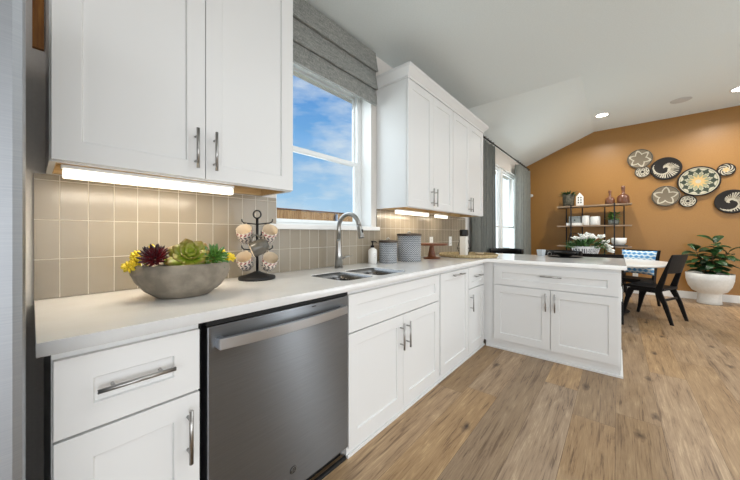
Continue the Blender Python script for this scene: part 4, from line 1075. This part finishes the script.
obj('foliage', bm, noisy(mat('fresh_green_leaf', srgb(58, 108, 40), .5), 12, srgb(104, 148, 64)), c)
# lower shelf
c = thing('serving_bowl', 'white footed bowl on the lower shelf', 'bowl', (7.47, -1.735, on(1)+.0305))
bm = new(); add_lathe(bm, [(0, 0), (.075, 0), (.08, .006), (.112, .04), (.118, .135), (.11, .135), (.10, .04), (0, .025)], 36); obj('bowl', bm, 'white', c)
tag(obj('book', (lambda b: (add_box(b, -.11, .11, -.13, .13, 0, .030, .003), b)[1])(new()), mat('dark_book_cover', srgb(70, 66, 64), .6), loc=(7.47, -1.735, on(1))), 'flat dark book under the white bowl', 'book')
c = thing('wire_basket', 'dark wire basket on the lower shelf behind the flowers', 'basket', (7.48, -1.03, on(1)))
bm = new()
for k in range(16):
    a = k*2*PI/16; add_tube(bm, [(.10*math.cos(a), .12*math.sin(a), .004), (.085*math.cos(a+.3), .10*math.sin(a+.3), .26)], .004, 5)
for z, s in ((.004, 1), (.13, .93), (.26, .85)): add_tube(bm, [(.10*s*math.cos(k*2*PI/24), .12*s*math.sin(k*2*PI/24), z) for k in range(25)], .005, 6, caps=False)
obj('frame', bm, 'iron', c)

# ------------------------------------------------------------------ woven wall baskets
BC = {'dark': mat('black_dyed_straw', srgb(30, 26, 24), .85), 'cream': mat('cream_straw', srgb(184, 177, 160), .85), 'grey': mat('grey_straw', srgb(116, 106, 90), .85), 'green': mat('dark_green_straw', srgb(52, 62, 52), .85), 'sage': mat('sage_straw', srgb(142, 144, 116), .85), 'gold': mat('natural_gold_straw', srgb(200, 168, 112), .85)}
def star_r(a, n, r_out, r_in):
    t = (a/(2*PI)*n) % 1; t = abs(t-.5)*2
    return r_in+(r_out-r_in)*t
def basket(y, z, r_, label, fn, tilt=0, rot=0):
    """shallow woven dish on the orange wall; fn(rho, angle) gives the straw colour"""
    keys = list(BC); bm = new(); nr, na = 22, 96
    prof = lambda p: .012+.045*max(0, p-.15)**1.6*(r_/.25)
    rings = [[bm.verts.new((-(prof(i/nr)), r_*i/nr*math.cos(2*PI*k/na), r_*i/nr*math.sin(2*PI*k/na))) for k in range(na)] for i in range(1, nr+1)]
    ctr = bm.verts.new((-.012, 0, 0))
    for k in range(na):
        f = bm.faces.new((ctr, rings[0][k], rings[0][(k+1) % na])); f.material_index = keys.index(fn(.02, 2*PI*(k+.5)/na)); f.smooth = True
    for i in range(nr-1):
        for k in range(na):
            f = bm.faces.new((rings[i][k], rings[i+1][k], rings[i+1][(k+1) % na], rings[i][(k+1) % na])); f.smooth = True
            f.material_index = keys.index(fn((i+1.5)/nr, 2*PI*(k+.5)/na))
    c = thing('wall_basket', label, 'basket', (XW-.001, y, z), 0, 'woven baskets on the orange wall'); 
    o = obj('dish', bm, [BC[k] for k in keys], c, rot=(rot, 0, 0)); md = o.modifiers.new('t', 'SOLIDIFY'); md.thickness = .010; md.offset = -1
    bm = new(); add_tube(bm, [(-prof(1)-.002, r_*math.cos(2*PI*k/64), r_*math.sin(2*PI*k/64)) for k in range(65)], .008*(r_/.2)**.5, 8, caps=False)
    rim = 'dark' if 'star' not in label or 'large' in label else 'grey'
    obj('rim', bm, BC[rim], c)
def f_star(r_, a):
    s = star_r(a, 6, .97, .56)
    if r_ > s: return 'grey' if r_ < .97 else 'dark'
    return 'cream' if r_ > s-.15 else 'grey'
def f_star5(r_, a):
    s = star_r(a, 5, .96, .52)
    if r_ > s: return 'grey' if r_ < .97 else 'dark'
    return 'cream' if r_ > s-.15 else 'grey'
def f_rings(r_, a):
    if r_ < .16: return 'dark'
    if r_ > .92: return 'dark'
    k = int(r_*11)
    if k % 3 == 0: return 'cream'
    return 'dark' if (int(a/(2*PI)*18+k*.5) % 2) else 'cream'
def f_rings2(r_, a):
    if r_ < .4: return 'gold' if r_ < .2 or int(a/(2*PI)*10) % 2 else 'cream'
    if r_ > .9: return 'dark'
    return 'dark' if (int(a/(2*PI)*14+r_*6) % 2) else 'cream'
def spiral(phase, sgn):
    def f(r_, a):
        t = ((sgn*a-phase)/(2*PI) - (1-r_)*.62) % 1
        lim = .56
        if r_ < .13: return 'dark'
        if t < lim:
            if r_ > .93: return 'dark'
            e = t/lim
            if e < .12 or r_ < .30: return 'cream'
            return 'cream' if int(a/(2*PI)*60) % 2 and r_ < .88 else ('dark' if r_ > .55 else 'grey')
        return 'dark'
    return f
def f_big(r_, a):
    if r_ > .95: return 'dark'
    s = star_r(a, 12, .46, .24)
    if r_ < s: return 'gold' if r_ > .12 else 'cream'
    if r_ < star_r(a+PI/12, 12, .62, .40): return 'sage'
    t = (a/(2*PI)*12) % 1; d = abs(t-.5)*2
    if abs(r_-.70)/.22+(1-d)/.92 < 1: return 'green'
    return 'cream' if r_ > .50 and int(r_*30) % 2 else 'sage'
basket(-2.048, 2.644, 0.180, 'upper round wall basket with a grey and cream star', f_star, rot=.3)
basket(-2.086, 2.385, 0.110, 'small ringed wall basket under the upper star basket', f_rings)
basket(-2.406, 2.399, 0.205, 'black and white spiral wall basket left of the largest basket', spiral(2.2+PI, -1))
basket(-2.813, 2.114, 0.256, 'large central wall basket with green diamonds and golden flower', f_big)
basket(-2.401, 1.885, 0.186, 'lower round wall basket with a white star above the shelf vases', f_star5, rot=.35)
basket(-2.688, 1.770, 0.107, 'small ringed wall basket below the large central basket', f_rings)
basket(-3.134, 2.277, 0.103, 'small ringed wall basket right of the large central basket', f_rings2)
basket(-3.198, 1.724, 0.196, 'black and white spiral wall basket at the right edge', spiral(.2, -1))

# ------------------------------------------------------------------ big planter with fiddle-leaf fig
c = thing('potted_fig', 'leafy green fig plant in a big white pedestal planter', 'potted plant', (7.44, -2.895, 0))
bm = new(); add_lathe(bm, [(0, 0), (.140, 0), (.145, .005), (.138, .08), (.132, .165), (.138, .18), (.20, .215), (.248, .30), (.272, .40), (.278, .510), (.270, .515), (.258, .505), (.254, .44), (0, .43)], 56); obj('pot', bm, 'plaster', c)
bm = new(); add_lathe(bm, [(0, .485), (.254, .478), (.254, .45), (0, .44)], 40); obj('soil', bm, mat('dark_soil', (.02, .015, .01), .95), c)
bm = new(); rnd = random.Random(21)
stems = [((.0, .0), (.0, -.06, 1.03)), ((-.05, .05), (-.06, .16, .90)), ((.03, -.05), (-.02, -.20, .86)), ((-.06, -.02), (-.14, -.02, .82))]
for (bx, by), tp in stems:
    add_tube(bm, [(bx, by, .47), (bx*.5+tp[0]*.5+.01, by*.5+tp[1]*.5, .47+(tp[2]-.47)*.55), tp], [.011, .009, .005], 8)
obj('stem', bm, mat('fig_bark', srgb(120, 92, 62), .8), c)
def figleaf(bm, base, dv, L_, W_, up):
    d = Vector(dv).normalized(); u = Vector(up); u = (u-d*u.dot(d)).normalized(); s = d.cross(u); rows = []
    for i in range(9):
        t = i/8; wd = W_*(.10+.62*t+.55*math.sin(PI*t))*(1 if t < .85 else (1-t)/.15*.8+.2)*.85 if t > .02 else .006
        ctr = Vector(base)+d*L_*t+u*(.10*L_*math.sin(PI*t)-.16*L_*t*t)
        rows.append([bm.verts.new(ctr-s*wd*.5+u*.14*wd), bm.verts.new(ctr-s*wd*.25+u*.04*wd+u*.006*math.sin(i*2)), bm.verts.new(ctr), bm.verts.new(ctr+s*wd*.25+u*.04*wd-u*.006*math.sin(i*2)), bm.verts.new(ctr+s*wd*.5+u*.14*wd)])
    for a, b_ in zip(rows, rows[1:]):
        for k in range(4): f = bm.faces.new((a[k], a[k+1], b_[k+1], b_[k])); f.smooth = True
bm = new()
for si, ((bx, by), tp) in enumerate(stems):
    for k in range(20):
        t = .10+.90*k/19; base = Vector((bx+(tp[0]-bx)*t, by+(tp[1]-by)*t, .47+(tp[2]-.47)*t)); a = k*2.4+si*1.3
        el = rnd.uniform(-.25, .35) if k < 18 else rnd.uniform(.6, 1.3)
        L_ = rnd.uniform(.16, .24); dv = Vector((math.cos(a), math.sin(a), el))
        if base.x+7.44+dv.normalized().x*L_ > XW-.03: dv.x *= .3
        figleaf(bm, base, dv, L_, rnd.uniform(.10, .14), (rnd.uniform(-.4, .1), rnd.uniform(-.3, .3), 1))
fl = obj('foliage', bm, noisy(mat('fig_leaf_green', srgb(18, 42, 22), .35), 7, srgb(46, 88, 42)), c); md = fl.modifiers.new('t', 'SOLIDIFY'); md.thickness = .002

# ------------------------------------------------------------------ wall and ceiling fittings
outlet((XW-.001, -1.985, .36), R(-90), 'white outlet low on the orange wall under the dining table')
c = thing('wall_sensor', 'small white round sensor on the orange wall near the curtain', 'sensor', (XW-.001, -.15, 2.09))
bm = new(); add_cyl(bm, (0, 0, 0), (-.02, 0, 0), .036, .032, n=28); obj('case', bm, 'plastic', c)
bm = new(); add_cyl(bm, (-.0201, 0, 0), (-.026, 0, 0), .014, .011, n=18); obj('button', bm, 'white', c)
def downlight(x, y, label, e=26):
    c = thing('downlight', label, 'ceiling light', (x, y, HV-.0005), 0, 'recessed ceiling lights')
    bm = new(); add_lathe(bm, [(.085, 0), (.105, 0), (.105, -.004), (.098, -.009), (.083, -.006)], 40)
    for f in [f for f in bm.faces if len(f.verts) > 10]: bm.faces.remove(f)
    obj('trim_ring', bm, 'plastic', c)
    bm = new(); add_cyl(bm, (0, 0, -.001), (0, 0, -.005), .086, n=40); obj('lens', bm, 'lamp', c)
    l = bpy.data.lights.new('downlight', 'AREA'); l.shape = 'DISK'; l.size = .15; l.energy = e; l.color = (1, .94, .84); l.spread = R(150)
    o = bpy.data.objects.new('downlight_lamp', l); COL.objects.link(o); o.parent = c; o.location = (0, 0, -.012)
downlight(6.76, -1.50, 'recessed ceiling light near the slope of the vault'); downlight(6.87, -3.11, 'recessed ceiling light at the right edge of the picture')
c = thing('ceiling_speaker', 'flush round white speaker grille in the dining ceiling', 'speaker', (6.838, -2.498, HV-.0005))
bm = new(); add_lathe(bm, [(0, 0), (.125, 0), (.125, -.004), (.118, -.008), (0, -.008)], 40); obj('grille', bm, mat('speaker_grille', srgb(196, 196, 194), .7), c)

# ------------------------------------------------------------------ fence in the back yard
fw_ = noisy(mat('weathered_fence_wood', srgb(206, 164, 114), .8), 5, srgb(160, 118, 78), stretch=(6, 6, .7))
c = thing('wooden_fence', 'weathered wooden privacy fence beyond the sink window', 'fence', (0, 3.95, -.12))
bm = new()
x = -1.5; rnd = random.Random(2)
while x < 11:
    w_ = .138; add_box(bm, x, x+w_, -.01+rnd.uniform(-.002, .002), .01, .02, 1.84+rnd.uniform(-.004, .004)); x += .141
obj('boards', bm, fw_, c)
bm = new(); add_box(bm, -1.5, 11, -.03, .03, 1.845, 1.868)
obj('top_rail', bm, noisy(mat('fence_rail_wood', srgb(150, 104, 72), .8), 4, srgb(118, 80, 54), stretch=(.6, 6, 6)), c)
for px in (1.45-1.2, 2.75, 5.2, 7.6):
    bm = new(); add_cyl(bm, (px, -.065, 0), (px, -.065, 1.81), .036, n=18); o = obj('post', bm, mat('galvanized_steel', srgb(176, 186, 196), .45, .6), c); o['label'] = 'galvanized steel post'
